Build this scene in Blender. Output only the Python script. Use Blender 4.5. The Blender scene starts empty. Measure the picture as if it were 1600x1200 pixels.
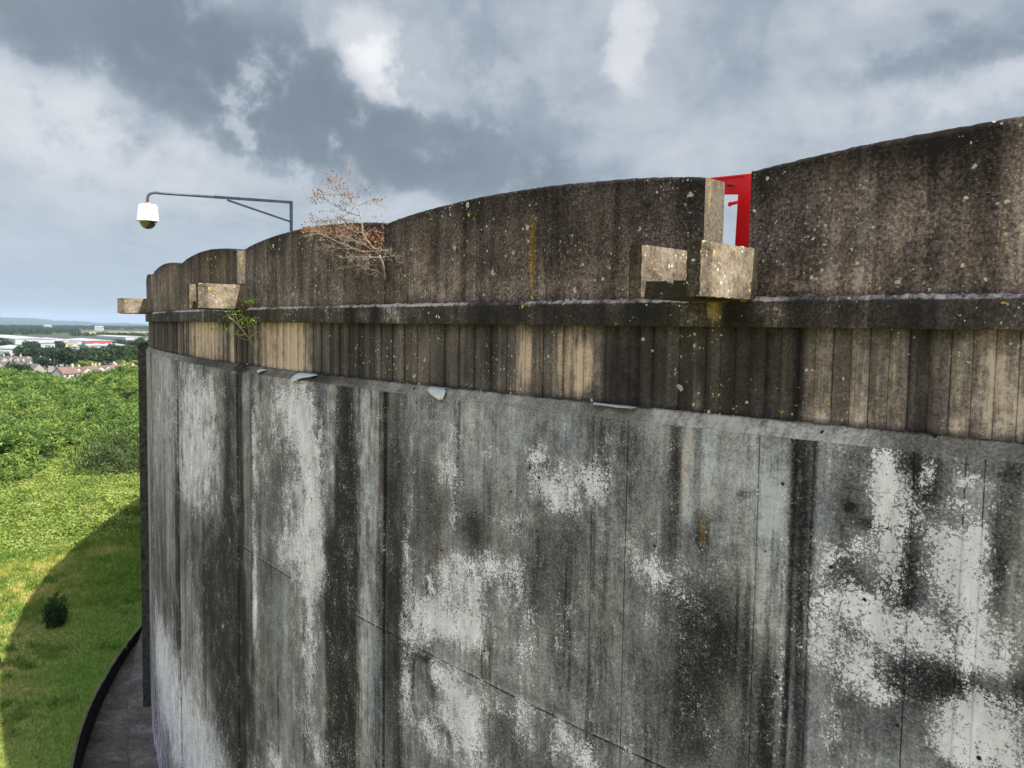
import bpy, bmesh, math, random
import numpy as np
from mathutils import Vector, Matrix
random.seed(7); rng = np.random.default_rng(7)
scn = bpy.context.scene
R_ = math.radians

# ------------------------------------------------------------------ camera (eye at the origin, beside the tank)
PITCH, ROLL, FPX = 0.066274, 0.015366, 1302.3
CX, CY, RT = 39.4405, 43.6505, 53.675          # tank axis and outer radius (metres)
GZ = -10.41                                    # ground at the foot of the tank, below the eye
fw = np.array([0, math.cos(PITCH), -math.sin(PITCH)]); up0 = np.array([0, math.sin(PITCH), math.cos(PITCH)])
rt0 = np.array([1., 0, 0])
rt = math.cos(ROLL)*rt0 + math.sin(ROLL)*up0; up = -math.sin(ROLL)*rt0 + math.cos(ROLL)*up0
cd = bpy.data.cameras.new('camera'); cam = bpy.data.objects.new('camera', cd); scn.collection.objects.link(cam)
M = Matrix.Identity(4)
for i in range(3): M[i][0] = rt[i]; M[i][1] = up[i]; M[i][2] = -fw[i]
cam.matrix_world = M
cd.sensor_fit = 'HORIZONTAL'; cd.sensor_width = 36; cd.lens = 36*FPX/1600
cd.clip_start = 0.05; cd.clip_end = 40000
scn.camera = cam

# ------------------------------------------------------------------ sky, sun, exposure
SUN_AZ = R_(-37.0)      # maths angle in the ground plane
SUN_EL = R_(53)
sv = np.array([math.cos(SUN_EL)*math.cos(SUN_AZ), math.cos(SUN_EL)*math.sin(SUN_AZ), math.sin(SUN_EL)])
sl = bpy.data.lights.new('sun', 'SUN'); so = bpy.data.objects.new('sun', sl); scn.collection.objects.link(so)
sl.energy = 5.0; sl.angle = R_(0.6); sl.color = (1.0, 0.95, 0.86)
so.rotation_euler = Vector(sv).to_track_quat('Z', 'Y').to_euler()
scn.view_settings.view_transform = 'Standard'; scn.view_settings.look = 'None'
scn.view_settings.exposure = 1.0; scn.view_settings.gamma = 1.0
scn.view_settings.use_curve_mapping = False

class NT:
    def __init__(s, tree): s.t = tree; s.n = tree.nodes; s.l = tree.links
    def new(s, typ, **kw):
        n = s.n.new(typ)
        for k, v in kw.items(): setattr(n, k, v)
        return n
    def put(s, sock, v):
        if isinstance(v, bpy.types.NodeSocket): s.l.new(v, sock)
        elif v is not None:
            if isinstance(v, (tuple, list)) and len(v) == 3 and sock.type == 'RGBA': v = (*v, 1)
            sock.default_value = v
    def math(s, op, a, b=None, c=None, clamp=False):
        n = s.new('ShaderNodeMath', operation=op, use_clamp=clamp)
        s.put(n.inputs[0], a)
        if b is not None: s.put(n.inputs[1], b)
        if c is not None: s.put(n.inputs[2], c)
        return n.outputs[0]
    def vm(s, op, a, b=None, sc=None):
        n = s.new('ShaderNodeVectorMath', operation=op)
        s.put(n.inputs[0], a)
        if b is not None: s.put(n.inputs[1], b)
        if sc is not None: s.put(n.inputs[3], sc)
        return n.outputs[0]
    def noise(s, vec, scale, detail=4, rough=.55, dist=0, col=False):
        n = s.new('ShaderNodeTexNoise'); s.put(n.inputs['Vector'], vec)
        n.inputs['Scale'].default_value = scale; n.inputs['Detail'].default_value = detail
        n.inputs['Roughness'].default_value = rough; n.inputs['Distortion'].default_value = dist
        return n.outputs[1 if col else 0]
    def mr(s, v, a, b, c=0, d=1, smooth=False):
        n = s.new('ShaderNodeMapRange', interpolation_type='SMOOTHSTEP' if smooth else 'LINEAR')
        s.put(n.inputs[0], v); s.put(n.inputs[1], a); s.put(n.inputs[2], b); s.put(n.inputs[3], c); s.put(n.inputs[4], d)
        return n.outputs[0]
    def mix(s, f, a, b, mode='MIX'):
        n = s.new('ShaderNodeMix', data_type='RGBA', blend_type=mode)
        s.put(n.inputs[0], f); s.put(n.inputs[6], a); s.put(n.inputs[7], b)
        return n.outputs[2]
    def ramp(s, v, stops, interp='LINEAR'):
        n = s.new('ShaderNodeValToRGB'); s.put(n.inputs[0], v); cr = n.color_ramp; cr.interpolation = interp
        while len(cr.elements) < len(stops): cr.elements.new(.5)
        for e, (p, c) in zip(cr.elements, stops): e.position = p; e.color = (*c, 1)
        return n.outputs[0]
    def sep(s, v):
        n = s.new('ShaderNodeSeparateXYZ'); s.put(n.inputs[0], v); return n.outputs
    def comb(s, x, y, z=0.):
        n = s.new('ShaderNodeCombineXYZ'); s.put(n.inputs[0], x); s.put(n.inputs[1], y); s.put(n.inputs[2], z); return n.outputs[0]

def ray(x, y): return fw + rt*(x-800)/FPX + up*(600-y)/FPX
def world_sky():
    w = bpy.data.worlds.new('World'); scn.world = w; w.use_nodes = True
    w.node_tree.nodes.clear(); t = NT(w.node_tree)
    tc = t.new('ShaderNodeTexCoord').outputs['Generated']
    d = t.vm('NORMALIZE', tc)
    x, y, z = t.sep(d)[:3]
    az = t.math('MULTIPLY', t.math('ARCTAN2', x, y), 57.2958)
    el = t.math('MULTIPLY', t.math('ARCSINE', z), 57.2958)
    P = t.comb(az, el, 0.)
    # cloud coordinates: a flat layer seen in perspective
    zz = t.math('ADD', t.math('MAXIMUM', z, 0.), .13)
    C = t.comb(t.math('DIVIDE', x, zz), t.math('DIVIDE', y, zz), 0.)
    n_lo = t.noise(C, .75, 6, .55, .3)
    n_mid = t.noise(t.vm('ADD', C, (7.3, 2.2, 0)), 2.0, 8, .6, .5)
    n_hi = t.noise(P, .16, 10, .62, .2)
    warp = t.vm('SCALE', t.vm('SUBTRACT', t.noise(P, .09, 6, .6, 0, True), (.5, .5, .5)), sc=5.)
    warp2 = t.vm('SCALE', t.vm('SUBTRACT', t.noise(P, .28, 9, .60, 0, True), (.5, .5, .5)), sc=3.0)
    W = t.vm('ADD', t.vm('ADD', P, warp), warp2)
    def blob(px, py, rx, ry, ang=0, sharp=False):
        r = ray(px, py); a0 = math.degrees(math.atan2(r[0], r[1])); e0 = math.degrees(math.asin(r[2]/np.linalg.norm(r)))
        k = 57.3/FPX; rx *= k; ry *= k
        m = t.new('ShaderNodeMapping', vector_type='TEXTURE'); t.put(m.inputs[0], W)
        m.inputs['Location'].default_value = (a0, e0, 0); m.inputs['Rotation'].default_value = (0, 0, R_(ang)); m.inputs['Scale'].default_value = (rx, ry, 1)
        g = t.new('ShaderNodeTexGradient', gradient_type='SPHERICAL'); t.l.new(m.outputs[0], g.inputs[0])
        return t.mr(g.outputs['Fac'], 0, .55 if sharp is True else (.5 if sharp == 'flat' else 1.0), smooth=True)
    acc = None
    # value field: 0 dark cloud ... 1 bright cloud
    for (px, py, rx, ry, ang, wgt, sh) in SKYB:
        b = t.math('MULTIPLY', blob(px, py, rx, ry, ang, sh), wgt)
        acc = b if acc is None else t.math('ADD', acc, b)
    v = acc
    v = t.math('ADD', v, t.math('MULTIPLY', t.math('SUBTRACT', n_lo, .5), .40))
    v = t.math('ADD', v, t.math('MULTIPLY', t.math('SUBTRACT', n_mid, .5), .62))
    v = t.math('ADD', v, t.math('MULTIPLY', t.math('SUBTRACT', n_hi, .5), .95))
    v = t.math('MULTIPLY', t.math('ADD', v, .12), 1.7)
    v = t.math('ADD', .5, t.math('MULTIPLY', .5, t.math('DIVIDE', v, t.math('ADD', 1, t.math('ABSOLUTE', v)))))
    low = t.mr(el, 0, 11, 1, 0, True)         # clearer, bluer air low down
    v = t.math('ADD', t.math('MULTIPLY', v, t.math('SUBTRACT', 1, t.math('MULTIPLY', low, .55))), t.math('MULTIPLY', low, .30))
    cc = t.ramp(v, [(.08, (.090, .108, .130)), (.25, (.138, .165, .194)), (.5, (.235, .270, .312)), (.66, (.325, .352, .385)), (.8, (.45, .46, .48)), (.93, (.70, .70, .70))])
    lowcol = t.ramp(t.mr(el, 0, 9), [(0, (.27, .345, .43)), (.25, (.27, .34, .425)), (.6, (.29, .35, .43)), (1, (.33, .38, .44))])
    cc = t.mix(t.math('MULTIPLY', low, .6), cc, lowcol)
    sky = t.new('ShaderNodeTexSky', sky_type='NISHITA'); sky.sun_disc = False
    sky.sun_elevation = SUN_EL; sky.sun_rotation = math.atan2(sv[0], sv[1])
    nis = t.vm('SCALE', sky.outputs[0], sc=.05)
    cc = t.mix(.10, cc, nis)
    # added gain overhead and behind the eye, out of view, lifting the shaded walls
    toward = t.math('ADD', t.math('MULTIPLY', x, float(sv[0])), t.math('ADD', t.math('MULTIPLY', y, float(sv[1])), t.math('MULTIPLY', z, float(sv[2]))))
    gain = t.math('ADD', 1.0, t.math('MULTIPLY', t.mr(el, 24, 55, 0, 1, True), .9))
    gain = t.math('ADD', gain, t.math('MULTIPLY', t.mr(y, .45, -.5, 0, 1, True), .9))
    bg = t.new('ShaderNodeBackground'); t.put(bg.inputs[0], t.vm('SCALE', cc, sc=gain)); bg.inputs[1].default_value = SKYS
    out = t.new('ShaderNodeOutputWorld'); t.l.new(bg.outputs[0], out.inputs[0])
    w.cycles.sampling_method = 'MANUAL'; w.cycles.sample_map_resolution = 512
SKYS = 0.86
SKYB = [  # photo px, radii px, angle, weight, sharp edge
 (340, 130, 480, 130, -17, -.30, 'flat'), (610, 230, 400, 95, -11, -.34, 'flat'), (120, 0, 520, 120, -4, -.24, 'flat'), (480, 190, 480, 130, -16, -.42, False), (860, 300, 220, 60, -6, -.25, False),
 (850, 170, 200, 200, 0, -.22, False), (740, 60, 180, 130, 0, -.20, False), (330, 60, 300, 70, 0, -.12, False),
 (590, 118, 92, 64, 10, .95, True), (560, 55, 70, 60, 30, .50, True), (520, 85, 190, 90, 0, .20, False), (615, 155, 60, 30, 0, .20, True),
 (978, 50, 46, 100, -10, .60, True), (920, 70, 130, 110, 0, .18, False), (1010, 120, 170, 90, 0, .18, False),
 (60, 180, 240, 90, -15, .60, False), (60, 130, 130, 40, 0, .16, True), (295, 205, 60, 45, 0, .26, True), (180, 270, 260, 110, 0, .20, False), (420, 262, 170, 30, -10, .22, True),
 (1500, 75, 260, 55, 8, -.55, False), (1150, 85, 170, 70, 8, -.22, False), (1080, 60, 150, 80, 0, -.12, False), (1400, 165, 360, 80, 5, .30, False), (1560, 140, 140, 45, 8, .20, True),
 (1250, 30, 260, 50, 10, .16, False), (1000, 240, 280, 60, 0, .18, False), (650, 322, 160, 34, 0, .55, False), (20, 372, 90, 26, 0, .20, True), (300, 330, 500, 70, 0, .15, False)]
world_sky()

# ------------------------------------------------------------------ helpers
C = scn.collection
def mesh_np(name, verts, faces, smooth=False, uv=None, attrs=None):
    verts = np.asarray(verts, np.float32); faces = np.asarray(faces, np.int32)
    me = bpy.data.meshes.new(name); k = faces.shape[1]
    me.vertices.add(len(verts)); me.vertices.foreach_set('co', verts.ravel())
    me.loops.add(faces.size); me.loops.foreach_set('vertex_index', faces.ravel())
    me.polygons.add(len(faces)); me.polygons.foreach_set('loop_start', np.arange(0, faces.size, k, dtype=np.int32))
    me.polygons.foreach_set('loop_total', np.full(len(faces), k, np.int32))
    if smooth: me.polygons.foreach_set('use_smooth', np.ones(len(faces), bool))
    me.update(calc_edges=True)
    if uv is not None:
        l = me.uv_layers.new(name='UVMap'); l.data.foreach_set('uv', np.asarray(uv, np.float32)[faces.ravel()].ravel())
    for nm, a in (attrs or {}).items():
        at = me.attributes.new(nm, 'FLOAT_COLOR', 'POINT'); b = np.ones((len(verts), 4), np.float32); b[:, :a.shape[1]] = a
        at.data.foreach_set('color', b.ravel())
    me.validate(); return me
def link(name, me, mat=None, parent=None, loc=None):
    o = bpy.data.objects.new(name, me); C.objects.link(o)
    if mat is not None: me.materials.append(mat)
    if parent is not None: o.parent = parent
    if loc is not None: o.location = loc
    return o
def tag(o, label=None, cat=None, group=None, kind=None):
    if label: o['label'] = label
    if cat: o['category'] = cat
    if group: o['group'] = group
    if kind: o['kind'] = kind
    return o
def empty(name, loc, rz=0, **kw):
    o = bpy.data.objects.new(name, None); C.objects.link(o); o.location = loc; o.rotation_euler = (0, 0, rz); o.empty_display_size = .2
    return tag(o, **kw)
def copy_tree(o, parent=None):
    c = o.copy(); C.objects.link(c)
    if parent is not None: c.parent = parent
    for ch in list(o.children): copy_tree(ch, c)
    return c
class MB:
    """collects boxes, tubes and quads of one part"""
    def __init__(s): s.v = []; s.f = []
    def add(s, vs, fs):
        b = len(s.v); s.v += [tuple(map(float, p)) for p in vs]; s.f += [tuple(b+i for i in f) for f in fs]
    def box(s, x0, x1, y0, y1, z0, z1):
        vs = [(x, y, z) for z in (z0, z1) for x, y in ((x0, y0), (x1, y0), (x1, y1), (x0, y1))]
        s.hexa(vs)
    def hexa(s, vs): s.add(vs, [(3, 2, 1, 0), (4, 5, 6, 7), (0, 1, 5, 4), (1, 2, 6, 5), (2, 3, 7, 6), (3, 0, 4, 7)])
    def tube(s, pts, rad, n=8, caps=True):
        pts = [np.array(p, float) for p in pts]
        if not hasattr(rad, '__len__'): rad = [rad]*len(pts)
        rings = []; u = None
        for i, p in enumerate(pts):
            t = pts[min(i+1, len(pts)-1)] - pts[max(i-1, 0)]; t /= (np.linalg.norm(t)+1e-9)
            if u is None:
                u = np.cross(t, [0, 0, 1.]);
                if np.linalg.norm(u) < .1: u = np.cross(t, [1., 0, 0])
            u = u - t*(u@t); u /= np.linalg.norm(u); w = np.cross(t, u)
            rings.append([p + rad[i]*(math.cos(2*math.pi*k/n)*u + math.sin(2*math.pi*k/n)*w) for k in range(n)])
        vs = [v for r in rings for v in r]; fs = []
        for i in range(len(pts)-1):
            for k in range(n): fs.append((i*n+k, i*n+(k+1) % n, (i+1)*n+(k+1) % n, (i+1)*n+k))
        if caps: fs += [tuple(range(n))[::-1], tuple((len(pts)-1)*n+k for k in range(n))]
        s.add(vs, fs)
    def lathe(s, prof, n=32, c=(0, 0, 0)):
        vs = []; fs = []
        for r, z in prof:
            for k in range(n): a = 2*math.pi*k/n; vs.append((c[0]+r*math.cos(a), c[1]+r*math.sin(a), c[2]+z))
        for i in range(len(prof)-1):
            for k in range(n): fs.append((i*n+k, i*n+(k+1) % n, (i+1)*n+(k+1) % n, (i+1)*n+k))
        s.add(vs, fs)
    def build(s, name, mat, parent=None, smooth=False, bevel=0, loc=None):
        me = bpy.data.meshes.new(name); me.from_pydata(s.v, [], s.f)
        if smooth: me.polygons.foreach_set('use_smooth', [True]*len(me.polygons))
        me.update(); o = link(name, me, mat, parent, loc)
        if bevel:
            m = o.modifiers.new('bevel', 'BEVEL'); m.width = bevel; m.segments = 2; m.limit_method = 'ANGLE'
        return o

def proj(w):
    z = w@fw; return 800+FPX*(w@rt)/z, 600-FPX*(w@up)/z
def at_z(x, y, z): d = ray(x, y); return d*(z/d[2])
def hit(x, y, r=RT):
    d = ray(x, y); a = d[0]**2+d[1]**2; b = -2*(d[0]*CX+d[1]*CY); c = CX*CX+CY*CY-r*r
    D = b*b-4*a*c; t = (-b-math.sqrt(max(D, 0)))/(2*a); return d*t
def theta(p): return math.atan2(p[1]-CY, p[0]-CX)
def th_px(x, y=600, r=RT): return theta(hit(x, y, r))
def cyl(th, r, z): return np.array([CX+r*math.cos(th), CY+r*math.sin(th), z])
TH0 = R_(-140)
def s_of(th): return (th-TH0)*RT

# ------------------------------------------------------------------ materials
def mat_base(name):
    m = bpy.data.materials.new(name); m.use_nodes = True; m.node_tree.nodes.clear(); t = NT(m.node_tree)
    b = t.new('ShaderNodeBsdfPrincipled'); o = t.new('ShaderNodeOutputMaterial'); t.l.new(b.outputs[0], o.inputs[0])
    b.inputs['Roughness'].default_value = .9; b.inputs['Specular IOR Level'].default_value = .25
    return m, t, b
def simple(name, col, rough=.6, metal=0, var=.15, scale=8, bump=0, trans=0):
    m, t, b = mat_base(name)
    tc = t.new('ShaderNodeTexCoord').outputs['Object']
    n = t.noise(tc, scale, 5, .6)
    c = t.mix(t.mr(n, .3, .7), tuple(x*(1-var) for x in col), tuple(min(1, x*(1+var)) for x in col))
    t.put(b.inputs['Base Color'], c); b.inputs['Roughness'].default_value = rough; b.inputs['Metallic'].default_value = metal
    if bump:
        bn = t.new('ShaderNodeBump'); bn.inputs['Strength'].default_value = bump; bn.inputs['Distance'].default_value = .01
        t.put(bn.inputs['Height'], n); t.l.new(bn.outputs[0], b.inputs['Normal'])
    return m

def concrete(name, ramp, paint=0, streak=.28, mott=.22, speck=.22, board=None, lichen=0, warm=(.30, .19, .09), warm_w=1.0, mossy=0, grain=55, base=0., flow=.12, pits=0, hue=0, drip=0, con=1):
    """old concrete: tone = painted-on stain mask (attribute) + runs + mottling + grain"""
    m, t, b = mat_base(name)
    uv = t.new('ShaderNodeUVMap').outputs[0]
    at = t.new('ShaderNodeAttribute', attribute_name='mask')
    a = t.sep(at.outputs['Color']); tone, pnt, wrm = a[0], a[1], a[2]
    s_, z_ = t.sep(uv)[:2]
    S1 = t.comb(s_, t.math('MULTIPLY', z_, flow))
    wob = t.noise(uv, 2.0, 3, .6)
    S1w = t.comb(t.math('ADD', s_, t.math('MULTIPLY', wob, .02)), t.math('MULTIPLY', z_, flow))
    st1 = t.noise(S1w, 5, 6, .62); st2 = t.noise(S1w, 24, 5, .7)
    mo = t.noise(uv, 2.2, 7, .62, .3); mo2 = t.noise(uv, 9, 6, .65, .2); fi = t.noise(uv, grain, 4, .75); fi2 = t.noise(uv, grain*2.6, 2, .7)
    T = t.math('ADD', t.math('ADD', .5, t.math('MULTIPLY', t.math('SUBTRACT', tone, .5), t.mr(t.math('ADD', t.math('MULTIPLY', mo2, .5), t.math('MULTIPLY', st2, .5)), .38, .62, .35, 1.55))), base)
    def addn(T, n, w): return t.math('ADD', T, t.mr(n, .25, .75, -w, w))
    def cn(n): return t.mr(n, .28, .72)
    T = addn(T, st1, streak*.8); T = addn(T, st2, streak*.7); T = addn(T, mo, mott*.8); T = addn(T, mo2, mott*.8); gm = t.mr(t.noise(uv, 1.1, 4, .6), .35, .65, .7, 1.25)      # coarse grain comes and goes
    T = t.math('ADD', T, t.math('MULTIPLY', gm, t.mr(fi, .25, .75, -speck, speck))); T = addn(T, fi2, speck*.6)
    pv_ = t.new('ShaderNodeTexVoronoi'); t.put(pv_.inputs['Vector'], uv); pv_.inputs['Scale'].default_value = grain*1.1; T = t.math('ADD', T, t.math('MULTIPLY', t.math('SUBTRACT', t.sep(pv_.outputs['Color'])[1], .5), speck*.85))
    lo = t.noise(t.comb(s_, t.math('MULTIPLY', z_, .45)), 1.3, 5, .6, .5); T = addn(T, lo, mott*1.1)
    st0 = t.noise(t.comb(t.math('ADD', s_, 31.), t.math('MULTIPLY', z_, flow*.6)), 2.4, 5, .6); T = addn(T, st0, streak*.8)
    if board:
        bt = t.new('ShaderNodeTexWhiteNoise', noise_dimensions='1D'); t.put(bt.inputs['W'], t.math('FLOOR', t.math('DIVIDE', s_, board)))
        T = addn(T, bt.outputs[0], .05)
    if con != 1: T = t.math('ADD', .5, t.math('MULTIPLY', t.math('SUBTRACT', T, .5), con))
    if drip:
        dn = t.noise(t.comb(t.math('ADD', s_, t.math('MULTIPLY', wob, .03)), t.math('MULTIPLY', z_, .035)), 3.1, 4, .7)
        dk = t.math('MULTIPLY', t.mr(dn, .52, .64, smooth=True), t.mr(t.noise(t.comb(s_, t.math('MULTIPLY', z_, .3)), 1.7, 4, .6), .35, .6))
        T = t.math('SUBTRACT', T, t.math('MULTIPLY', dk, drip))
        lg = t.math('MULTIPLY', t.mr(t.noise(t.comb(t.math('ADD', s_, 9.), t.math('MULTIPLY', z_, .04)), 6.0, 4, .7), .57, .68, smooth=True), t.mr(mo, .42, .58))
        T = t.math('ADD', T, t.math('MULTIPLY', lg, drip*.6))
    col = t.ramp(T, ramp)
    if hue: col = t.mix(t.mr(t.noise(t.comb(t.math('ADD', s_, 77.), t.math('MULTIPLY', z_, flow*1.5)), 2.0, 5, .6), .38, .62), t.mix(1., col, (1.02, .98, .955), 'MULTIPLY'), t.mix(1., col, (.91, .97, 1.08), 'MULTIPLY'))
    # warm staining and tan zones
    wm = t.mr(t.math('ADD', wrm, t.math('MULTIPLY', t.math('SUBTRACT', st2, .5), .9)), .28, .75, smooth=True)
    wm = t.math('MULTIPLY', wm, warm_w)
    wcol = t.mix(t.mr(T, .2, .8), tuple(c*.25 for c in warm), tuple(min(1, c*1.5) for c in warm))
    col = t.mix(wm, col, wcol)
    if mossy:
        mm = t.mr(t.math('ADD', t.math('MULTIPLY', mo2, .5), t.math('MULTIPLY', st1, .5)), .52, .66, smooth=True)
        col = t.mix(t.math('MULTIPLY', mm, mossy), col, t.mix(fi, (.03, .022, .008), (.13, .085, .02)))
    hgt = t.math('ADD', t.math('MULTIPLY', fi, .5), t.math('MULTIPLY', mo2, .5))
    if paint:
        e = t.math('ADD', t.math('MULTIPLY', pnt, .97), t.math('MULTIPLY', t.math('SUBTRACT', cn(mo2), .5), .55))
        e = t.math('ADD', e, t.math('MULTIPLY', t.math('SUBTRACT', cn(mo), .5), .45))
        e = t.math('ADD', e, t.math('MULTIPLY', t.math('SUBTRACT', cn(st2), .5), .30))
        e = t.math('ADD', e, t.math('MULTIPLY', t.math('SUBTRACT', cn(fi), .5), .60))
        e = t.math('ADD', e, t.math('MULTIPLY', t.math('SUBTRACT', t.noise(uv, 26, 4, .7, .4), .5), 1.1))
        e = t.math('ADD', e, t.math('MULTIPLY', t.math('SUBTRACT', t.noise(t.comb(s_, t.math('MULTIPLY', z_, .5)), 5.5, 5, .65, .6), .5), 1.1))
        vo = t.new('ShaderNodeTexVoronoi', feature='DISTANCE_TO_EDGE'); t.put(vo.inputs['Vector'], t.vm('ADD', uv, t.vm('SCALE', t.noise(uv, 14, 3, .6, 0, True), sc=.13))); vo.inputs['Scale'].default_value = 23
        vo2 = t.new('ShaderNodeTexVoronoi', feature='DISTANCE_TO_EDGE'); t.put(vo2.inputs['Vector'], t.vm('ADD', uv, t.vm('SCALE', t.noise(uv, 40, 2, .6, 0, True), sc=.05))); vo2.inputs['Scale'].default_value = 46
        crk = t.mr(vo.outputs[0], 0.0, .12, .40, 0); crk2 = t.mr(vo2.outputs[0], 0.0, .22, .38, 0)
        patchy = t.mr(mo, .38, .56, .35, 1)
        e = t.math('SUBTRACT', e, t.math('MULTIPLY', crk, patchy)); e = t.math('SUBTRACT', e, t.math('MULTIPLY', crk2, t.mr(mo2, .36, .56, .3, 1)))
        pm = t.math('MULTIPLY', t.mr(e, .36, .48, smooth=True), paint)
        # chalky half-worn film round the patches
        fm = t.math('MULTIPLY', t.mr(e, -.05, .40, smooth=True), .50)
        pc = t.mix(t.mr(t.noise(t.comb(s_, t.math('MULTIPLY', z_, .4)), 4.2, 6, .7), .34, .62), (.46, .435, .49), (.78, .735, .85)); pc = t.mix(t.mr(st2, .5, .75, 0, .3), pc, (.48, .46, .50)); pc = t.mix(t.mr(fi2, .55, .8, 0, .5), pc, (.34, .31, .29))
        col = t.mix(fm, col, (.28, .262, .285)); col = t.mix(pm, col, pc)
        hgt = t.math('ADD', hgt, t.math('MULTIPLY', pm, .6))
    if pits:
        vo = t.new('ShaderNodeTexVoronoi'); t.put(vo.inputs['Vector'], uv); vo.inputs['Scale'].default_value = 9; vo.inputs['Randomness'].default_value = 1
        rnd = t.sep(vo.outputs['Color'])[0]
        pm = t.math('MULTIPLY', t.mr(vo.outputs['Distance'], .10, .15, 1, 0), t.mr(rnd, 1-pits, 1-pits+.01))
        col = t.mix(pm, col, (.01, .01, .01)); hgt = t.math('SUBTRACT', hgt, pm)
    if lichen:
        for sc, thr, rad, cA, cB in ((11, .72, .30, (.34, .35, .31), (.50, .50, .46)), (24, .70, .34, (.42, .42, .36), (.62, .61, .56)), (48, .72, .34, (.36, .34, .24), (.55, .52, .42)), (13, .955, .26, (.45, .27, .02), (.6, .38, .04))):
            vo = t.new('ShaderNodeTexVoronoi'); t.put(vo.inputs['Vector'], t.vm('ADD', uv, t.vm('SCALE', t.noise(uv, sc*2.2, 3, .6, 0, True), sc=.9/sc))); vo.inputs['Scale'].default_value = sc
            cs = t.sep(vo.outputs['Color']); dens = t.mr(t.noise(uv, 1.3, 3, .6), .40, .60, .22, -.16)
            sel = t.mr(t.math('SUBTRACT', cs[0], dens), 1.0-(1-thr)*lichen, 1.0-(1-thr)*lichen+.01)
            rr = t.math('MULTIPLY', cs[1], rad)
            dd = t.math('ADD', vo.outputs['Distance'], t.math('MULTIPLY', t.math('SUBTRACT', fi, .5), .30))
            lm = t.math('MULTIPLY', t.mr(t.math('SUBTRACT', rr, dd), 0, .05), sel)
            col = t.mix(t.math('MULTIPLY', lm, .85), col, t.mix(fi, cA, cB))
    t.put(b.inputs['Base Color'], col)
    bn = t.new('ShaderNodeBump'); bn.inputs['Strength'].default_value = .45; bn.inputs['Distance'].default_value = .006
    t.put(bn.inputs['Height'], hgt); t.l.new(bn.outputs[0], b.inputs['Normal'])
    b.inputs['Roughness'].default_value = .92
    return m
GREY = [(0, (.014, .0125, .0145)), (.25, (.052, .048, .053)), (.5, (.146, .137, .146)), (.75, (.290, .275, .295)), (1, (.48, .462, .49))]
BROWN = [(0, (0.0102, 0.0078, 0.0072)), (0.25, (0.0377, 0.0273, 0.0257)), (0.5, (0.0918, 0.0673, 0.0646)), (0.75, (0.1836, 0.1384, 0.1313)), (1, (0.3468, 0.2778, 0.2565))]
BLACK = [(0, (0.0082, 0.0069, 0.0072)), (0.3, (0.0235, 0.0195, 0.0195)), (0.55, (0.0632, 0.0507, 0.0513)), (0.78, (0.1836, 0.1482, 0.1488)), (1, (0.3876, 0.3362, 0.3181))]
FLUT = [(0, (0.0133, 0.0107, 0.0113)), (0.3, (0.0439, 0.0361, 0.0369)), (0.55, (0.1122, 0.0897, 0.0862)), (0.78, (0.255, 0.1998, 0.1796)), (1, (0.4692, 0.3752, 0.3386))]
m_lower = concrete('weathered_painted_concrete', GREY, paint=1, streak=.15, mott=.13, speck=.17, pits=.10, hue=1, base=.055, drip=.38, con=1.3)
m_bevel = concrete('bevel_concrete', [(0, (.016, .014, .013)), (.25, (.055, .049, .045)), (.5, (.135, .120, .108)), (.75, (.27, .245, .22)), (1, (.45, .42, .39))], streak=.10, mott=.12, speck=.20, pits=.30, base=.06)
m_flute = concrete('board_marked_concrete', FLUT, base=.025, drip=.20, streak=.16, mott=.12, speck=.17, lichen=.35, warm=(.35, .255, .205), flow=.06, board=.115)
m_band = concrete('black_stained_band', BLACK, drip=-.25, base=-.05, streak=.20, mott=.18, speck=.24, lichen=.4, warm=(.2, .15, .06), flow=.25)
m_para = concrete('brown_stained_parapet', BROWN, con=1.2, drip=.30, streak=.13, mott=.15, speck=.30, lichen=.62, warm=(.24, .15, .06), mossy=.30, base=-.025, flow=.08, board=.11, grain=48)
m_spout = concrete('tan_concrete', [(0, (.022, .018, .013)), (.25, (.042, .033, .024)), (.5, (.112, .088, .063)), (.75, (.20, .158, .116)), (1, (.28, .235, .185))], drip=.22, streak=.16, mott=.30, speck=.26, base=.0, grain=40, lichen=.6, flow=.4)

# ------------------------------------------------------------------ stain masks: soft strokes laid on the wall in wall coordinates (arc length, height)
def strokes_to_sz(strokes, r):
    out = []
    for k, x, y, rx, ry, w in strokes:
        p = hit(x, y, r); s0, z0 = s_of(theta(p)), p[2]
        q = hit(x+2, y, r); ds = abs(s_of(theta(q))-s0)/2; q = hit(x, y+2, r); dz = abs(q[2]-z0)/2
        out.append((k, s0, z0, rx*ds, ry*dz, w))
    return out
def eval_masks(s, z, strokes, r, tone0=.5):
    """k: 'P' paint, 'T' tone (+/-), 'W' warm"""
    m = np.zeros((len(s), 3), np.float32); m[:, 0] = tone0
    ws = .035*np.sin(s*7.1+z*5)+.03*np.sin(s*19+z*13+1); wz = .05*np.sin(s*5.3-z*6+2)+.03*np.sin(s*17-z*21)
    for k, s0, z0, a, b, w in strokes_to_sz(strokes, r):
        n = (abs((s+ws*min(1, a*3)-s0)/a))**2.6 + (abs((z+wz*min(1, b*3)-z0)/b))**2.6
        g = np.exp(-n*(.9 if k != 'P' else .55))*w
        if k == 'T': m[:, 0] += g*(1.4 if w < 0 else 1.15)
        elif k == 'P': m[:, 1] = np.where(w > 0, 1-(1-m[:, 1])*(1-np.clip(g, 0, 1)), m[:, 1]+g)
        else: m[:, 2] = np.maximum(m[:, 2], g)
    return np.clip(m, 0, 1.2)

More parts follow.
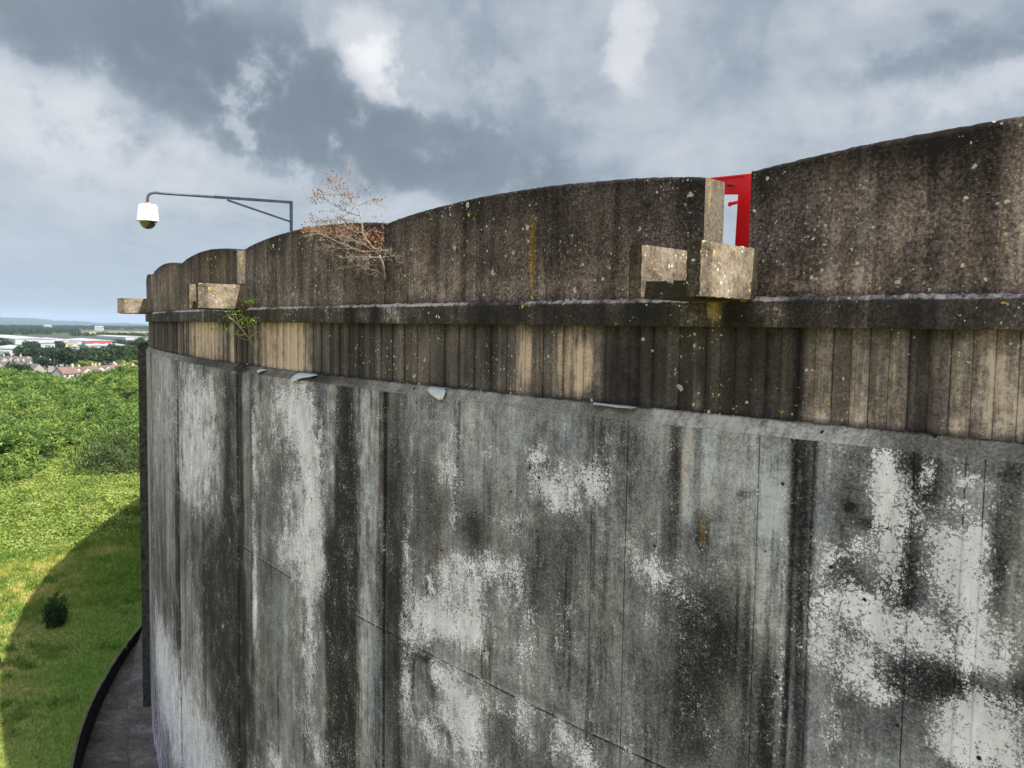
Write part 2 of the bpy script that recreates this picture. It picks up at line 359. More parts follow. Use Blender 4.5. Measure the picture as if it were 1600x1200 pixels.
def ring_grid(th, rz, closed=False):
    """th: (n,), rz: (k,2) profile or function -> verts, quads, uv"""
    n, k = len(th), rz.shape[-2]
    rz = np.broadcast_to(rz, (n, k, 2))
    X = CX+rz[..., 0]*np.cos(th)[:, None]; Y = CY+rz[..., 0]*np.sin(th)[:, None]
    v = np.stack([X, Y, rz[..., 1]], -1).reshape(-1, 3)
    i, j = np.meshgrid(np.arange(n-1), np.arange(k-1), indexing='ij')
    a = (i*k+j).ravel(); f = np.stack([a, a+k, a+k+1, a+1], -1)
    uv = np.stack([np.broadcast_to(s_of(th)[:, None], (n, k)), rz[..., 1]], -1).reshape(-1, 2)
    return v, f, uv

JT = [R_(a) for a in (-130.4, -134.85, -139.48, -143.73, -147.95, -152.45, -156.9)]

tank = empty('reservoir_tank', (0, 0, 0), label='huge round concrete reservoir tank with peeling white paint and a scalloped brown parapet', cat='building')

LW = [ # lower wall strokes, photo pixels
 # far left panel and its pale foot
 ('T', 250, 650, 22, 130, .10), ('P', 250, 620, 16, 60, .30), ('T', 252, 870, 20, 90, -.14), ('P', 242, 830, 6, 40, .3),
 ('P', 290, 1150, 50, 90, .62), ('P', 262, 1080, 22, 70, .6), ('P', 250, 1020, 9, 50, .55), ('P', 320, 1190, 28, 60, .5), ('T', 280, 1130, 45, 100, .22), ('T', 262, 1110, 5, 60, -.3), ('P', 243, 1190, 8, 60, .7),
 # panel 278-370
 ('P', 302, 640, 22, 70, .62), ('P', 318, 690, 16, 60, .5), ('P', 294, 745, 16, 45, .62), ('P', 325, 760, 12, 60, .3), ('P', 335, 630, 8, 60, .3),
 ('T', 357, 720, 9, 170, -.30), ('T', 310, 870, 30, 60, -.14), ('T', 340, 960, 26, 110, -.32), ('W', 300, 900, 20, 70, .10), ('P', 298, 900, 5, 60, .35), ('T', 276, 800, 2.5, 300, -.4), ('T', 365, 1050, 25, 140, -.28),
 ('P', 310, 990, 8, 40, .35),
 # strip 370-395
 ('T', 374, 850, 4, 400, -.38), ('W', 385, 800, 6, 400, .30), ('T', 386, 800, 5, 400, .02), ('T', 393, 800, 3, 400, -.22),
 # panel 395-625
 ('P', 400, 660, 6, 70, .5), ('P', 397, 760, 4, 90, .5), ('P', 398, 930, 3.5, 70, .85), ('P', 440, 640, 22, 45, .66), ('P', 470, 650, 18, 50, .75), ('P', 483, 740, 15, 70, .85), ('P', 488, 830, 14, 70, .85),
 ('P', 478, 890, 18, 35, .7), ('P', 450, 790, 12, 50, .4), ('P', 455, 860, 16, 35, .6), ('P', 486, 970, 10, 60, .7), ('P', 482, 1050, 9, 50, .55), ('P', 480, 1130, 22, 25, .42), ('P', 410, 720, 10, 40, .25),
 ('P', 450, 980, 16, 30, .4), ('P', 430, 1190, 12, 20, .8), ('P', 400, 1195, 14, 18, .5), ('P', 500, 1180, 16, 20, .6),
 ('T', 432, 745, 16, 60, -.10), ('T', 425, 1000, 26, 130, -.10), ('W', 450, 1020, 30, 120, .12), ('T', 512, 720, 14, 120, .10), ('P', 512, 700, 10, 80, .35), ('T', 515, 900, 12, 120, -.18),
 ('T', 538, 760, 12, 170, -.6), ('T', 548, 1000, 9, 260, -.4), ('T', 522, 1000, 10, 160, -.3), ('T', 355, 1000, 20, 200, -.25), ('T', 541, 980, 12, 250, -.48), ('T', 525, 1100, 16, 140, -.30), ('T', 534, 640, 10, 30, -.3), ('T', 568, 900, 11, 320, .16), ('P', 568, 820, 7, 260, .25), ('W', 588, 780, 6, 180, .36), ('T', 588, 780, 5, 170, .05),
 ('T', 611, 880, 14, 320, -.20), ('T', 620, 1050, 6, 180, -.12), ('P', 555, 660, 10, 40, .3),
 # panel 627-1237
 ('T', 700, 680, 60, 40, .08), ('P', 706, 705, 28, 28, .46), ('P', 690, 650, 16, 20, .3), ('P', 700, 745, 22, 18, .55), ('P', 745, 700, 30, 16, .34), ('T', 655, 760, 22, 110, -.10), ('P', 648, 740, 5, 30, .3), ('P', 705, 810, 10, 20, .35), ('T', 720, 800, 50, 40, -.14), ('T', 738, 840, 16, 40, -.16),
 ('P', 838, 740, 14, 28, .72), ('P', 870, 768, 22, 24, .78), ('P', 905, 735, 34, 16, .5), ('P', 935, 760, 28, 22, .66), ('P', 888, 793, 22, 10, .6), ('P', 840, 712, 14, 14, .4), ('P', 795, 815, 22, 16, .36), ('P', 960, 700, 22, 26, .32),
 ('P', 637, 900, 8, 90, .56), ('P', 655, 980, 20, 34, .70), ('P', 715, 885, 20, 22, .78), ('P', 700, 915, 30, 24, .58), ('P', 690, 965, 30, 26, .72), ('P', 728, 990, 34, 28, .90), ('P', 745, 930, 14, 50, .60), ('P', 765, 880, 12, 25, .62), ('P', 800, 890, 24, 24, .60), ('P', 790, 930, 20, 20, .42),
 ('P', 822, 955, 16, 20, .48), ('P', 805, 1005, 12, 24, .52), ('P', 828, 1025, 14, 18, .42), ('P', 890, 1015, 18, 24, .34), ('P', 870, 970, 40, 30, .22),
 ('P', 636, 1070, 9, 60, .62), ('P', 690, 1060, 22, 18, .80), ('P', 722, 1085, 22, 30, .82), ('P', 728, 1130, 24, 30, .80), ('P', 690, 1110, 16, 14, .60), ('P', 660, 1130, 20, 14, .60), ('P', 680, 1170, 24, 16, .66), ('P', 735, 1180, 22, 26, .7), ('P', 756, 1085, 8, 26, .62), ('P', 812, 1118, 20, 24, .62), ('P', 782, 1105, 14, 14, .4), ('P', 880, 1135, 16, 16, .62), ('P', 905, 1165, 26, 16, .56), ('P', 920, 1195, 24, 14, .6), ('P', 820, 1170, 10, 26, .34), ('P', 865, 1170, 12, 20, .44),
 ('T', 672, 1035, 40, 6, -.2), ('T', 700, 1145, 50, 5, -.3), ('T', 800, 1160, 40, 50, -.12),
 ('T', 840, 910, 60, 80, -.09), ('T', 880, 860, 50, 60, -.05), ('W', 850, 900, 80, 140, .08), ('T', 950, 960, 30, 130, .02),
 ('T', 1090, 975, 52, 70, -.22), ('T', 1110, 1060, 55, 110, -.20), ('T', 1060, 1120, 48, 90, -.20), ('T', 1040, 850, 34, 34, -.12), ('T', 1190, 1130, 40, 100, -.12), ('T', 1040, 780, 20, 60, -.08),
 ('P', 1012, 885, 30, 22, .50), ('P', 1035, 905, 24, 22, .48), ('P', 1022, 945, 12, 30, .30), ('P', 1060, 925, 24, 14, .36), ('P', 1120, 870, 26, 30, .30), ('P', 985, 1180, 16, 16, .3),
 ('T', 1058, 740, 7, 80, -.22), ('W', 1074, 715, 10, 90, .46), ('T', 1074, 715, 9, 95, .16), ('T', 1098, 760, 10, 90, .10), ('T', 1092, 730, 3, 90, -.15), ('T', 1160, 720, 50, 60, .07), ('W', 1160, 700, 30, 50, .22), ('T', 1205, 870, 24, 180, .12), ('T', 1140, 1100, 20, 60, .06), ('T', 1170, 850, 30, 80, .06),
 ('T', 1098, 832, 9, 36, -.55), ('W', 1098, 832, 5, 30, .95), ('T', 1098, 832, 4, 26, .5), ('T', 1160, 772, 8, 7, -.35), ('P', 1225, 900, 5, 160, .35), ('P', 1222, 1060, 5, 60, .35), ('T', 1110, 700, 14, 60, .1),
 # strip 1237-1270
 ('T', 1253, 760, 15, 130, -.18), ('T', 1244, 960, 15, 400, -.20), ('T', 1248, 950, 4, 120, -.35), ('P', 1248, 905, 3, 30, .6), ('T', 1232, 1130, 5, 60, .2),
 # right panel
 ('T', 1320, 740, 40, 60, -.06), ('P', 1385, 735, 26, 32, .80), ('P', 1400, 790, 30, 30, .82), ('P', 1378, 775, 16, 40, .7), ('P', 1448, 740, 10, 20, .75), ('T', 1448, 760, 26, 34, -.30), ('P', 1440, 800, 22, 12, .5), ('P', 1520, 750, 24, 12, .7), ('P', 1500, 790, 24, 14, .55),
 ('T', 1385, 822, 44, 9, -.42), ('W', 1385, 822, 34, 8, .5), ('P', 1390, 870, 20, 44, .96), ('T', 1422, 880, 12, 32, -.28), ('P', 1340, 845, 20, 22, .62), ('P', 1295, 860, 22, 26, .62), ('T', 1325, 890, 30, 30, -.20), ('T', 1330, 792, 10, 8, -.4),
 ('P', 1300, 940, 32, 34, .80), ('P', 1345, 950, 34, 30, .84), ('P', 1375, 985, 34, 24, .80), ('P', 1300, 1010, 34, 34, .64), ('P', 1345, 1045, 34, 34, .84), ('P', 1370, 1085, 24, 14, .7), ('P', 1300, 1120, 30, 30, .34), ('P', 1420, 980, 26, 24, .7),
 ('T', 1385, 935, 40, 26, -.26), ('T', 1410, 920, 26, 30, -.3), ('P', 1455, 830, 30, 20, .62), ('P', 1462, 880, 22, 30, .60), ('P', 1505, 880, 22, 60, .94), ('P', 1520, 960, 22, 60, .98), ('P', 1530, 850, 18, 30, .9), ('P', 1450, 990, 34, 26, .72), ('P', 1480, 930, 24, 30, .62), ('P', 1480, 1010, 40, 20, .72), ('P', 1540, 1035, 30, 20, .9),
 ('T', 1475, 940, 8, 30, -.1), ('T', 1570, 800, 24, 80, -.22), ('T', 1560, 900, 12, 50, -.26), ('P', 1570, 1000, 26, 40, .5), ('P', 1590, 940, 20, 30, .3), ('T', 1420, 1060, 60, 34, -.26), ('T', 1480, 1070, 50, 30, -.28), ('T', 1540, 1090, 40, 14, -.3), ('T', 1400, 1140, 60, 50, -.12), ('W', 1430, 1080, 60, 60, .12),
 ('P', 1490, 1130, 30, 30, .72), ('P', 1540, 1120, 34, 34, .96), ('P', 1500, 1180, 44, 24, .9), ('P', 1560, 1170, 40, 30, .9), ('P', 1590, 1110, 14, 20, .5), ('T', 1595, 1090, 20, 30, -.3), ('T', 1420, 720, 90, 14, -.14), ('T', 1560, 735, 50, 14, -.12), ('P', 1290, 1170, 16, 30, .5), ('P', 680, 900, 50, 50, .16), ('P', 760, 950, 50, 70, .14), ('P', 700, 1120, 60, 60, .18), ('P', 860, 1150, 70, 40, .18), ('P', 1340, 980, 70, 80, .12), ('P', 1480, 900, 70, 110, .12), ('P', 1520, 1150, 80, 50, .16), ('P', 460, 760, 40, 130, .25), ('P', 310, 690, 34, 100, .22), ('P', 880, 750, 70, 50, .20), ('P', 1020, 900, 60, 50, .18), ('P', 255, 640, 22, 90, .2), ('P', 540, 1190, 30, 40, .2), ('P', 1130, 880, 60, 60, .12)]

def uniq(a, eps=.0008):
    a = np.sort(np.array(a)); return a[np.r_[True, np.diff(a) > eps]]
def build_lower():
    edges = []   # (s0, s1) of recessed strips
    strips = [(1238, 1269, 800), (600, 624, 800), (371, 393, 800)]
    for x0, x1, y in strips: edges.append((s_of(th_px(x0, y)), s_of(th_px(x1, y))))
    for j in (-148.2, -152.7, -130.0): c = s_of(R_(j)); edges.append((c-.09, c+.09))
    hair = [s_of(th_px(x, y)) for x, y in ((978, 800), (755, 830), (923, 860), (1180, 900), (1420, 900), (1530, 900), (1510, 700))] + [s_of(R_(a)) for a in (-142, -145.7, -146.6, -150)]
    sa = list(np.arange(s_of(R_(-156)), s_of(R_(-126.5)), .028))
    for a, b in edges:
        for e in (a, b): sa += [e-.004, e-.001, e+.001, e+.004]
    for h in hair: sa += [h-.004, h-.0015, h+.0015, h+.004]
    sa = uniq(sa)
    lifts = (-3.25, -6.3, -9.3)
    za = list(np.arange(GZ, -.70, .035)) + [-.68]
    for l in lifts: za += [l-.012, l-.004, l+.004, l+.012]
    za = uniq(za)
    S, Z = np.meshgrid(sa, za, indexing='ij'); off = np.zeros_like(S)
    for a, b in edges: off -= .016*((S > a) & (S < b)); 
    for a, b in edges:
        for e in (a, b): off -= .008*(np.abs(S-e) < .003)
        mid = (a+b)/2; off -= .004*(np.abs(S-mid) < .015)*(S > a)*(S < b)
    for i, h in enumerate(hair): off -= .007*(np.abs(S-h) < .002)
    for l in lifts: off -= .008*(np.abs(Z-l-.004*np.sin(S*3)) < .006)
    off += .003*np.sin(S*2.1+1)*np.sin(Z*1.3) + .002*np.sin(S*7+Z*3)
    th = TH0 + sa/RT
    rz = np.stack([RT+off, Z], -1)
    v, f, uv = ring_grid(th, rz)
    m = eval_masks(uv[:, 0], uv[:, 1], LW, RT, .50); m[:, 1] = np.maximum(m[:, 1], .13)
    sv_, zv_ = uv[:, 0], uv[:, 1]
    for i, h in enumerate(hair): m[:, 0] -= .5*(np.abs(sv_-h) < .003)*(.4+.6*(np.sin(zv_*3+i) > -.5))
    for l in lifts: m[:, 0] += np.where(np.abs(zv_-l) < .010, -.35, 0) + np.where(np.abs(zv_-l-.02) < .014, .12, 0)
    for a, b in edges: m[:, 0] -= .25*((np.abs(sv_-a) < .005) | (np.abs(sv_-b) < .005)); m[:, 1] *= np.where((sv_ > a) & (sv_ < b), .25, 1)
    m = np.clip(m, 0, 1.2)
    link('lower_wall', mesh_np('lower_wall', v, f, True, uv, {'mask': m}), m_lower, tank)
    # bevelled ledge
    th = np.arange(R_(-156), R_(-126.5), .035/RT); k = 7
    u = np.linspace(0, 1, k)
    s = s_of(th)[:, None]; n = (.006*np.sin(s*9)+.006*np.sin(s*23+1+u*2)+.007*np.sin(s*47+u*5)+.006*rng.normal(size=(len(th), 1))+.005*rng.normal(size=(len(th), k)))
    rr = RT-.088+.088*u+n*np.sin(np.pi*u); zz = -.578-.104*u+n*.6*np.sin(np.pi*u)
    rz = np.stack([np.broadcast_to(rr, n.shape), np.broadcast_to(zz, n.shape)], -1)
    v, f, uv = ring_grid(th, rz); f = f[:, ::-1]
    uv[:, 1] = np.tile(-.58-.136*u, len(th))
    BV = [('T', 1190, 680, 110, 40, .30), ('T', 1340, 690, 60, 40, .14), ('T', 1060, 655, 60, 30, .20), ('T', 900, 640, 100, 30, .04), ('T', 1500, 705, 140, 30, -.06), ('T', 730, 615, 60, 20, .10), ('T', 600, 600, 70, 20, .06), ('T', 520, 592, 50, 12, -.22), ('T', 376, 580, 8, 14, -.6), ('T', 330, 570, 40, 12, -.18), ('T', 440, 590, 30, 12, -.1), ('T', 250, 553, 20, 12, .08)]
    m = eval_masks(uv[:, 0], uv[:, 1], BV, RT-.04, .5); m[:, 0] -= .30*np.exp(-((uv[:, 1]+.58)/.010)**2)
    link('bevel_ledge', mesh_np('bevel_ledge', v, f[:, ::-1], True, uv, {'mask': m}), m_bevel, tank)
build_lower()

def build_flutes():
    r0 = RT-.088; z0, z1 = -.578, .036
    pitch = .115; s0, s1 = s_of(R_(-156)), s_of(R_(-126.5)); n = int((s1-s0)/pitch)
    rs = np.random.default_rng(3); sa = []; oa = []; off = rs.uniform(-.007, .007, n); off[::2] += .012
    for i in range(n):
        a = s0+i*pitch; b = a+pitch; jit = rs.uniform(-.008, .008)
        for q, o in ((.0, -.010), (.04, 0), (.5, .001), (.96, 0)):
            sa.append(a+q*pitch+(jit if 0 < q < 1 else 0)*.2); oa.append(off[i]+o if q else min(off[i], off[i-1])-.004)
    sa = np.array(sa); oa = np.array(oa); th = TH0+sa/RT; za = np.linspace(z0, z1, 16)
    rz = np.stack([r0+oa[:, None]+0*za[None], np.broadcast_to(za, (len(sa), 16))], -1)
    v, f, uv = ring_grid(th, rz)
    FL = [('T', 260, 520, 22, 60, -.06), ('W', 320, 525, 30, 60, .75), ('T', 320, 525, 34, 60, .26), ('T', 355, 530, 3, 60, -.1), ('T', 376, 530, 16, 60, -.14), ('W', 365, 545, 2.5, 60, .8), ('T', 365, 545, 3, 60, .5),
     ('W', 445, 540, 46, 70, .85), ('T', 445, 540, 50, 70, .30), ('T', 440, 575, 40, 8, .15), ('T', 545, 550, 48, 70, -.16), ('W', 618, 550, 12, 70, .3), ('T', 620, 550, 14, 70, .10), ('T', 690, 555, 60, 70, -.02), ('W', 680, 550, 60, 60, .16), ('T', 760, 560, 20, 70, -.16),
     ('W', 820, 560, 12, 60, .75), ('T', 820, 560, 12, 60, .2), ('W', 848, 570, 10, 50, .5), ('W', 885, 560, 14, 70, .75), ('T', 885, 560, 20, 60, .14), ('W', 912, 570, 18, 60, .85), ('T', 912, 570, 20, 60, .26), ('T', 935, 580, 6, 60, .15),
     ('T', 970, 580, 26, 90, -.24), ('T', 1050, 590, 60, 90, -.20), ('W', 1080, 530, 40, 20, .25), ('T', 1120, 580, 10, 90, .04), ('T', 1180, 590, 45, 90, -.20), ('T', 1093, 620, 4, 30, .4), ('T', 1245, 590, 8, 90, -.35),
     ('T', 1275, 590, 22, 90, .06), ('W', 1310, 590, 50, 90, .22), ('T', 1345, 590, 60, 90, .14), ('W', 1440, 600, 90, 90, .34), ('T', 1440, 600, 70, 90, .14), ('T', 1430, 560, 12, 60, -.14), ('T', 1560, 610, 60, 90, .32), ('W', 1560, 600, 60, 90, .40), ('T', 1300, 650, 60, 12, .12), ('T', 1400, 665, 10, 12, .2), ('T', 1490, 670, 12, 16, .3), ('T', 1580, 640, 40, 40, .12), ('T', 1345, 538, 14, 50, -.12), ('T', 1285, 560, 16, 50, -.06)]
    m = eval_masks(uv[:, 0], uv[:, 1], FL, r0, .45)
    # board-to-board difference and dark seams
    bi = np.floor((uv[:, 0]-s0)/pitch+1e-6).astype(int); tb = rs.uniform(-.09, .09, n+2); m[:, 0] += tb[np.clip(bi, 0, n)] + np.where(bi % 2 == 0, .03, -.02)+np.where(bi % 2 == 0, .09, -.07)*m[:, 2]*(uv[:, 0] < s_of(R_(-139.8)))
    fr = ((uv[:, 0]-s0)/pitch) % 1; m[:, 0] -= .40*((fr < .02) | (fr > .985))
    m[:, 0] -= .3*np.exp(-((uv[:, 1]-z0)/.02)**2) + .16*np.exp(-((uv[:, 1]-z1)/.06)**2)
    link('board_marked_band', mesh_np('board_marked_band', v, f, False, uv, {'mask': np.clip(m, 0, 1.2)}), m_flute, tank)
build_flutes()

def build_band():
    th = np.arange(R_(-157.5), R_(-126), .03/RT); s = s_of(th)
    prof = [(RT-.12, .036), (RT-.004, .034), (RT, .040), (RT, .08), (RT, .12), (RT, .16), (RT, .20), (RT-.004, .214), (RT-.018, .228), (RT-.034, .238), (RT-.30, .240)]
    rz = np.broadcast_to(np.array(prof), (len(th), len(prof), 2)).copy()
    w = .0015*np.sin(s*11)+.001*np.sin(s*29+1)+.0025*rng.normal(size=len(s))
    rz[:, 7:10, 1] += w[:, None]*1.6; rz[:, 6:9, 0] += w[:, None]
    v, f, uv = ring_grid(th, rz); uv[:, 1] = np.tile(np.array([-.1, .034, .04, .08, .12, .16, .20, .214, .232, .25, .5]), len(th))
    BD = [('T', 260, 495, 20, 20, -.05), ('T', 340, 495, 50, 20, .02), ('W', 300, 495, 40, 20, .2), ('T', 440, 492, 60, 20, -.05), ('W', 440, 492, 60, 20, .4), ('T', 570, 490, 12, 14, .34), ('T', 585, 490, 5, 20, -.3), ('T', 612, 490, 22, 20, .40), ('T', 545, 490, 8, 20, -.3), ('T', 690, 490, 30, 20, -.05), ('T', 720, 490, 30, 20, .16), ('T', 780, 490, 50, 22, -.2), ('W', 890, 490, 20, 20, .35),
     ('T', 900, 485, 40, 16, -.10), ('T', 1000, 490, 50, 24, -.22), ('T', 1085, 490, 14, 26, .18), ('W', 1118, 485, 14, 20, .8), ('T', 1118, 485, 12, 20, .3), ('T', 1150, 490, 16, 20, -.2), ('T', 1200, 490, 26, 22, .26), ('T', 1270, 490, 40, 24, -.02), ('T', 1330, 485, 30, 24, -.05), ('W', 1380, 485, 50, 24, .3), ('T', 1500, 490, 80, 24, -.05), ('W', 1540, 485, 60, 24, .35)]
    m = eval_masks(uv[:, 0], uv[:, 1], BD, RT, .40)
    zt = uv[:, 1]; sl_ = uv[:, 0]
    pale = (.5+.35*np.sin(sl_*1.7+.5)+.35*np.sin(sl_*4.1+2)); m[:, 0] += np.where((zt > .21) & (zt < .3), np.clip(pale, 0, 1)*.65+.2, 0)
    link('cornice_band', mesh_np('cornice_band', v, f, False, uv, {'mask': np.clip(m, 0, 1.2)}), m_band, tank)
build_band()

PR = RT-.034; PT = .25
PA = [ # parapet strokes
 ('T', 245, 450, 10, 40, .12), ('W', 262, 440, 20, 40, .45), ('T', 265, 440, 12, 40, .14), ('W', 330, 420, 50, 40, .45), ('T', 330, 400, 40, 14, -.05), ('T', 420, 430, 20, 50, .16), ('W', 420, 420, 30, 60, .3), ('T', 460, 400, 40, 40, -.03), ('T', 560, 430, 40, 40, .05), ('T', 640, 430, 30, 40, .08), ('W', 660, 400, 30, 60, .35),
 ('W', 832, 390, 6, 60, .9), ('W', 740, 400, 40, 60, .30), ('W', 850, 360, 8, 60, .4), ('W', 900, 400, 8, 70, .35), ('T', 700, 440, 60, 30, .10), ('T', 860, 440, 80, 30, .06), ('T', 950, 350, 90, 60, -.04), ('T', 1050, 330, 60, 60, -.06), ('T', 820, 320, 90, 20, -.08),
 ('T', 1200, 290, 40, 40, -.06), ('T', 1290, 420, 70, 40, .12), ('T', 1300, 320, 60, 40, .05), ('T', 1420, 380, 60, 60, .10), ('T', 1440, 330, 30, 60, .08), ('T', 1350, 240, 120, 20, -.08), ('T', 1530, 290, 30, 60, -.10), ('W', 1510, 400, 12, 60, .4), ('W', 1570, 350, 10, 90, .4), ('T', 1590, 380, 20, 80, .10), ('T', 1500, 220, 100, 18, -.10), ('W', 1440, 250, 80, 30, .2), ('T', 1330, 440, 120, 14, .08)]
def top_z(u): u = np.clip(u, 0, 1); return 1.075+.115*np.sin(np.pi*u)**.75
def parapet(t0, t1, ja, jb, full=True):
    """t0<t1 ends of this panel; ja,jb bay ends used for the arched top"""
    n = max(12, int((t1-t0)*RT/(.03 if full else .25))); th = np.linspace(t0, t1, n)
    u = (th-ja)/(jb-ja); tz = top_z(u); s = s_of(th)
    if full: tz = tz+.0012*np.sin(s*7)+.001*np.sin(s*37)+.0014*rng.normal(size=n)
    k = 26 if full else 3; q = np.linspace(0, 1, k)
    zo = .228+(tz[:, None]-.012-.228)*q; ro = np.full_like(zo, PR)
    if full: ro = ro+.0035*np.sin(s*9)[:, None]+.0015*np.sin(s[:, None]*55)+.002*np.sin(zo*9+s[:, None]*3)
    zc = np.stack([tz, tz, tz-.012, np.full(n, .22)], 1); rc = np.stack([np.full(n, PR-.014), np.full(n, PR-PT+.012), np.full(n, PR-PT), np.full(n, PR-PT)], 1)
    rz = np.stack([np.concatenate([ro, rc], 1), np.concatenate([zo, zc], 1)], -1)
    v, f, uv = ring_grid(th, rz); kk = k+4
    # end caps
    v = list(map(tuple, v)); cap0 = list(range(kk)); cap1 = [(n-1)*kk+i for i in range(kk)]
    s0, s1 = s_of(th[0]), s_of(th[-1])
    me_v = np.array(v)
    m = eval_masks(uv[:, 0], uv[:, 1], PA, PR, .47) if full else np.tile([.45, 0, .1], (len(uv), 1))
    m = m.copy(); zt = np.repeat(tz, kk); dtop = zt-uv[:, 1]
    m[:, 0] -= .20*np.exp(-(dtop/.05)**2) + .10*np.exp(-(dtop/.25)**2); m[:, 0] -= .18*np.exp(-((uv[:, 1]-.235)/.02)**2); m[:, 0] += .06*np.exp(-((uv[:, 1]-.32)/.1)**2)
    rr = np.hypot(me_v[:, 0]-CX, me_v[:, 1]-CY); uv[:, 1] += (PR-rr)*(rr < PR-.01)
    me = mesh_np('parapet_panel', me_v, f, False, uv, {'mask': np.clip(m, 0, 1.2)})
    o = link('parapet_panel', me, m_para, tank)
    return o, me_v[cap0], me_v[cap1]
def end_face(pts, parent, flip):
    """the narrow end of a parapet panel: a lighter cut face, 3 mm thick skin"""
    k = len(pts)-4; outer = pts[:k+1]; inner_top = pts[k+1]; n = 14
    q = np.linspace(0, 1, 8); V = []; uv = []
    zs = np.linspace(.23, outer[-1][2], n)
    po = outer[0][:2]; pi_ = pts[-1][:2]; w = np.linalg.norm(po-pi_)
    for z in zs:
        for a in q: p = po+(pi_-po)*a; V.append((p[0], p[1], z)); uv.append((a*w+3.3, z))
    f = [(i*8+j, i*8+j+1, (i+1)*8+j+1, (i+1)*8+j) for i in range(n-1) for j in range(7)]
    m = np.tile([.5, 0, .18], (len(V), 1)).astype(float); zz = np.array(uv)[:, 1]; m[:, 2] += .22*(np.array(uv)[:, 0]-3.3 > .02)*(np.array(uv)[:, 0]-3.3 < .08)*(zz > .8)
    o = link('end_face', mesh_np('end_face', V, f, False, uv, {'mask': m}), m_end, parent)
m_end = concrete('panel_end_concrete', [(0, (.02, .016, .012)), (.3, (.06, .048, .036)), (.5, (.11, .09, .066)), (.75, (.17, .14, .105)), (1, (.4, .35, .28))], streak=.10, mott=.18, speck=.24, grain=45, lichen=.4, warm=(.24, .18, .06))
gapL = theta(hit(1099, 400, PR)); gapR = theta(hit(1169, 400, PR)); gw = gapR-gapL
gaps = {1: (gapL, gapR), 3: (JT[3]-gw-.0003, JT[3]-.0003), 5: (JT[5]-gw, JT[5])}
for i in range(len(JT)-1):
    hi = gaps.get(i, (JT[i]-.004/RT,)*2); lo = gaps.get(i+1, (JT[i+1]+.004/RT,)*2)
    t1 = hi[0] if i in gaps else JT[i]-.004/RT
    t0 = lo[1] if (i+1) in gaps else JT[i+1]+.004/RT
    bump_bay = R_(.0)
    o, c0, c1 = parapet(t0, t1, JT[i+1], JT[i] if i not in gaps else gaps[i][0])
    end_face(c0, o, False); end_face(c1, o, True)
# beyond the joint nearest the eye, and round the far side
a = JT[0]; o, c0, c1 = parapet(JT[0]+.004/RT, R_(-126), JT[0], R_(-126)); end_face(c0, o, False)
b = JT[-1]
for i in range(22):
    o, c0, c1 = parapet(b-R_(4.45), b-.0003, b-R_(4.45), b, full=False); b -= R_(4.45)
# the rest of the ring and the roof deck
def ring_rest():
    th = np.linspace(R_(-126.5), R_(-126.5+360-29.5), 240)
    v, f, uv = ring_grid(th, np.array([(RT, GZ-.5), (RT, -.68), (RT-.088, -.58), (RT-.088, .036), (RT, .036), (RT, .22), (RT-.3, .24)]))
    link('rear_wall', mesh_np('rear_wall', v, f, False, uv, {'mask': np.tile([.45, .2, .1], (len(uv), 1))}), m_lower, tank)
    th = np.linspace(0, 2*math.pi, 300); v, f, uv = ring_grid(th, np.array([(RT-.2, .19), (RT-20, .5), (.5, .9)]))
    link('roof_deck', mesh_np('roof_deck', v, f, False, uv, {'mask': np.tile([.5, .0, .1], (len(uv), 1))}), m_bevel, tank)
ring_rest()

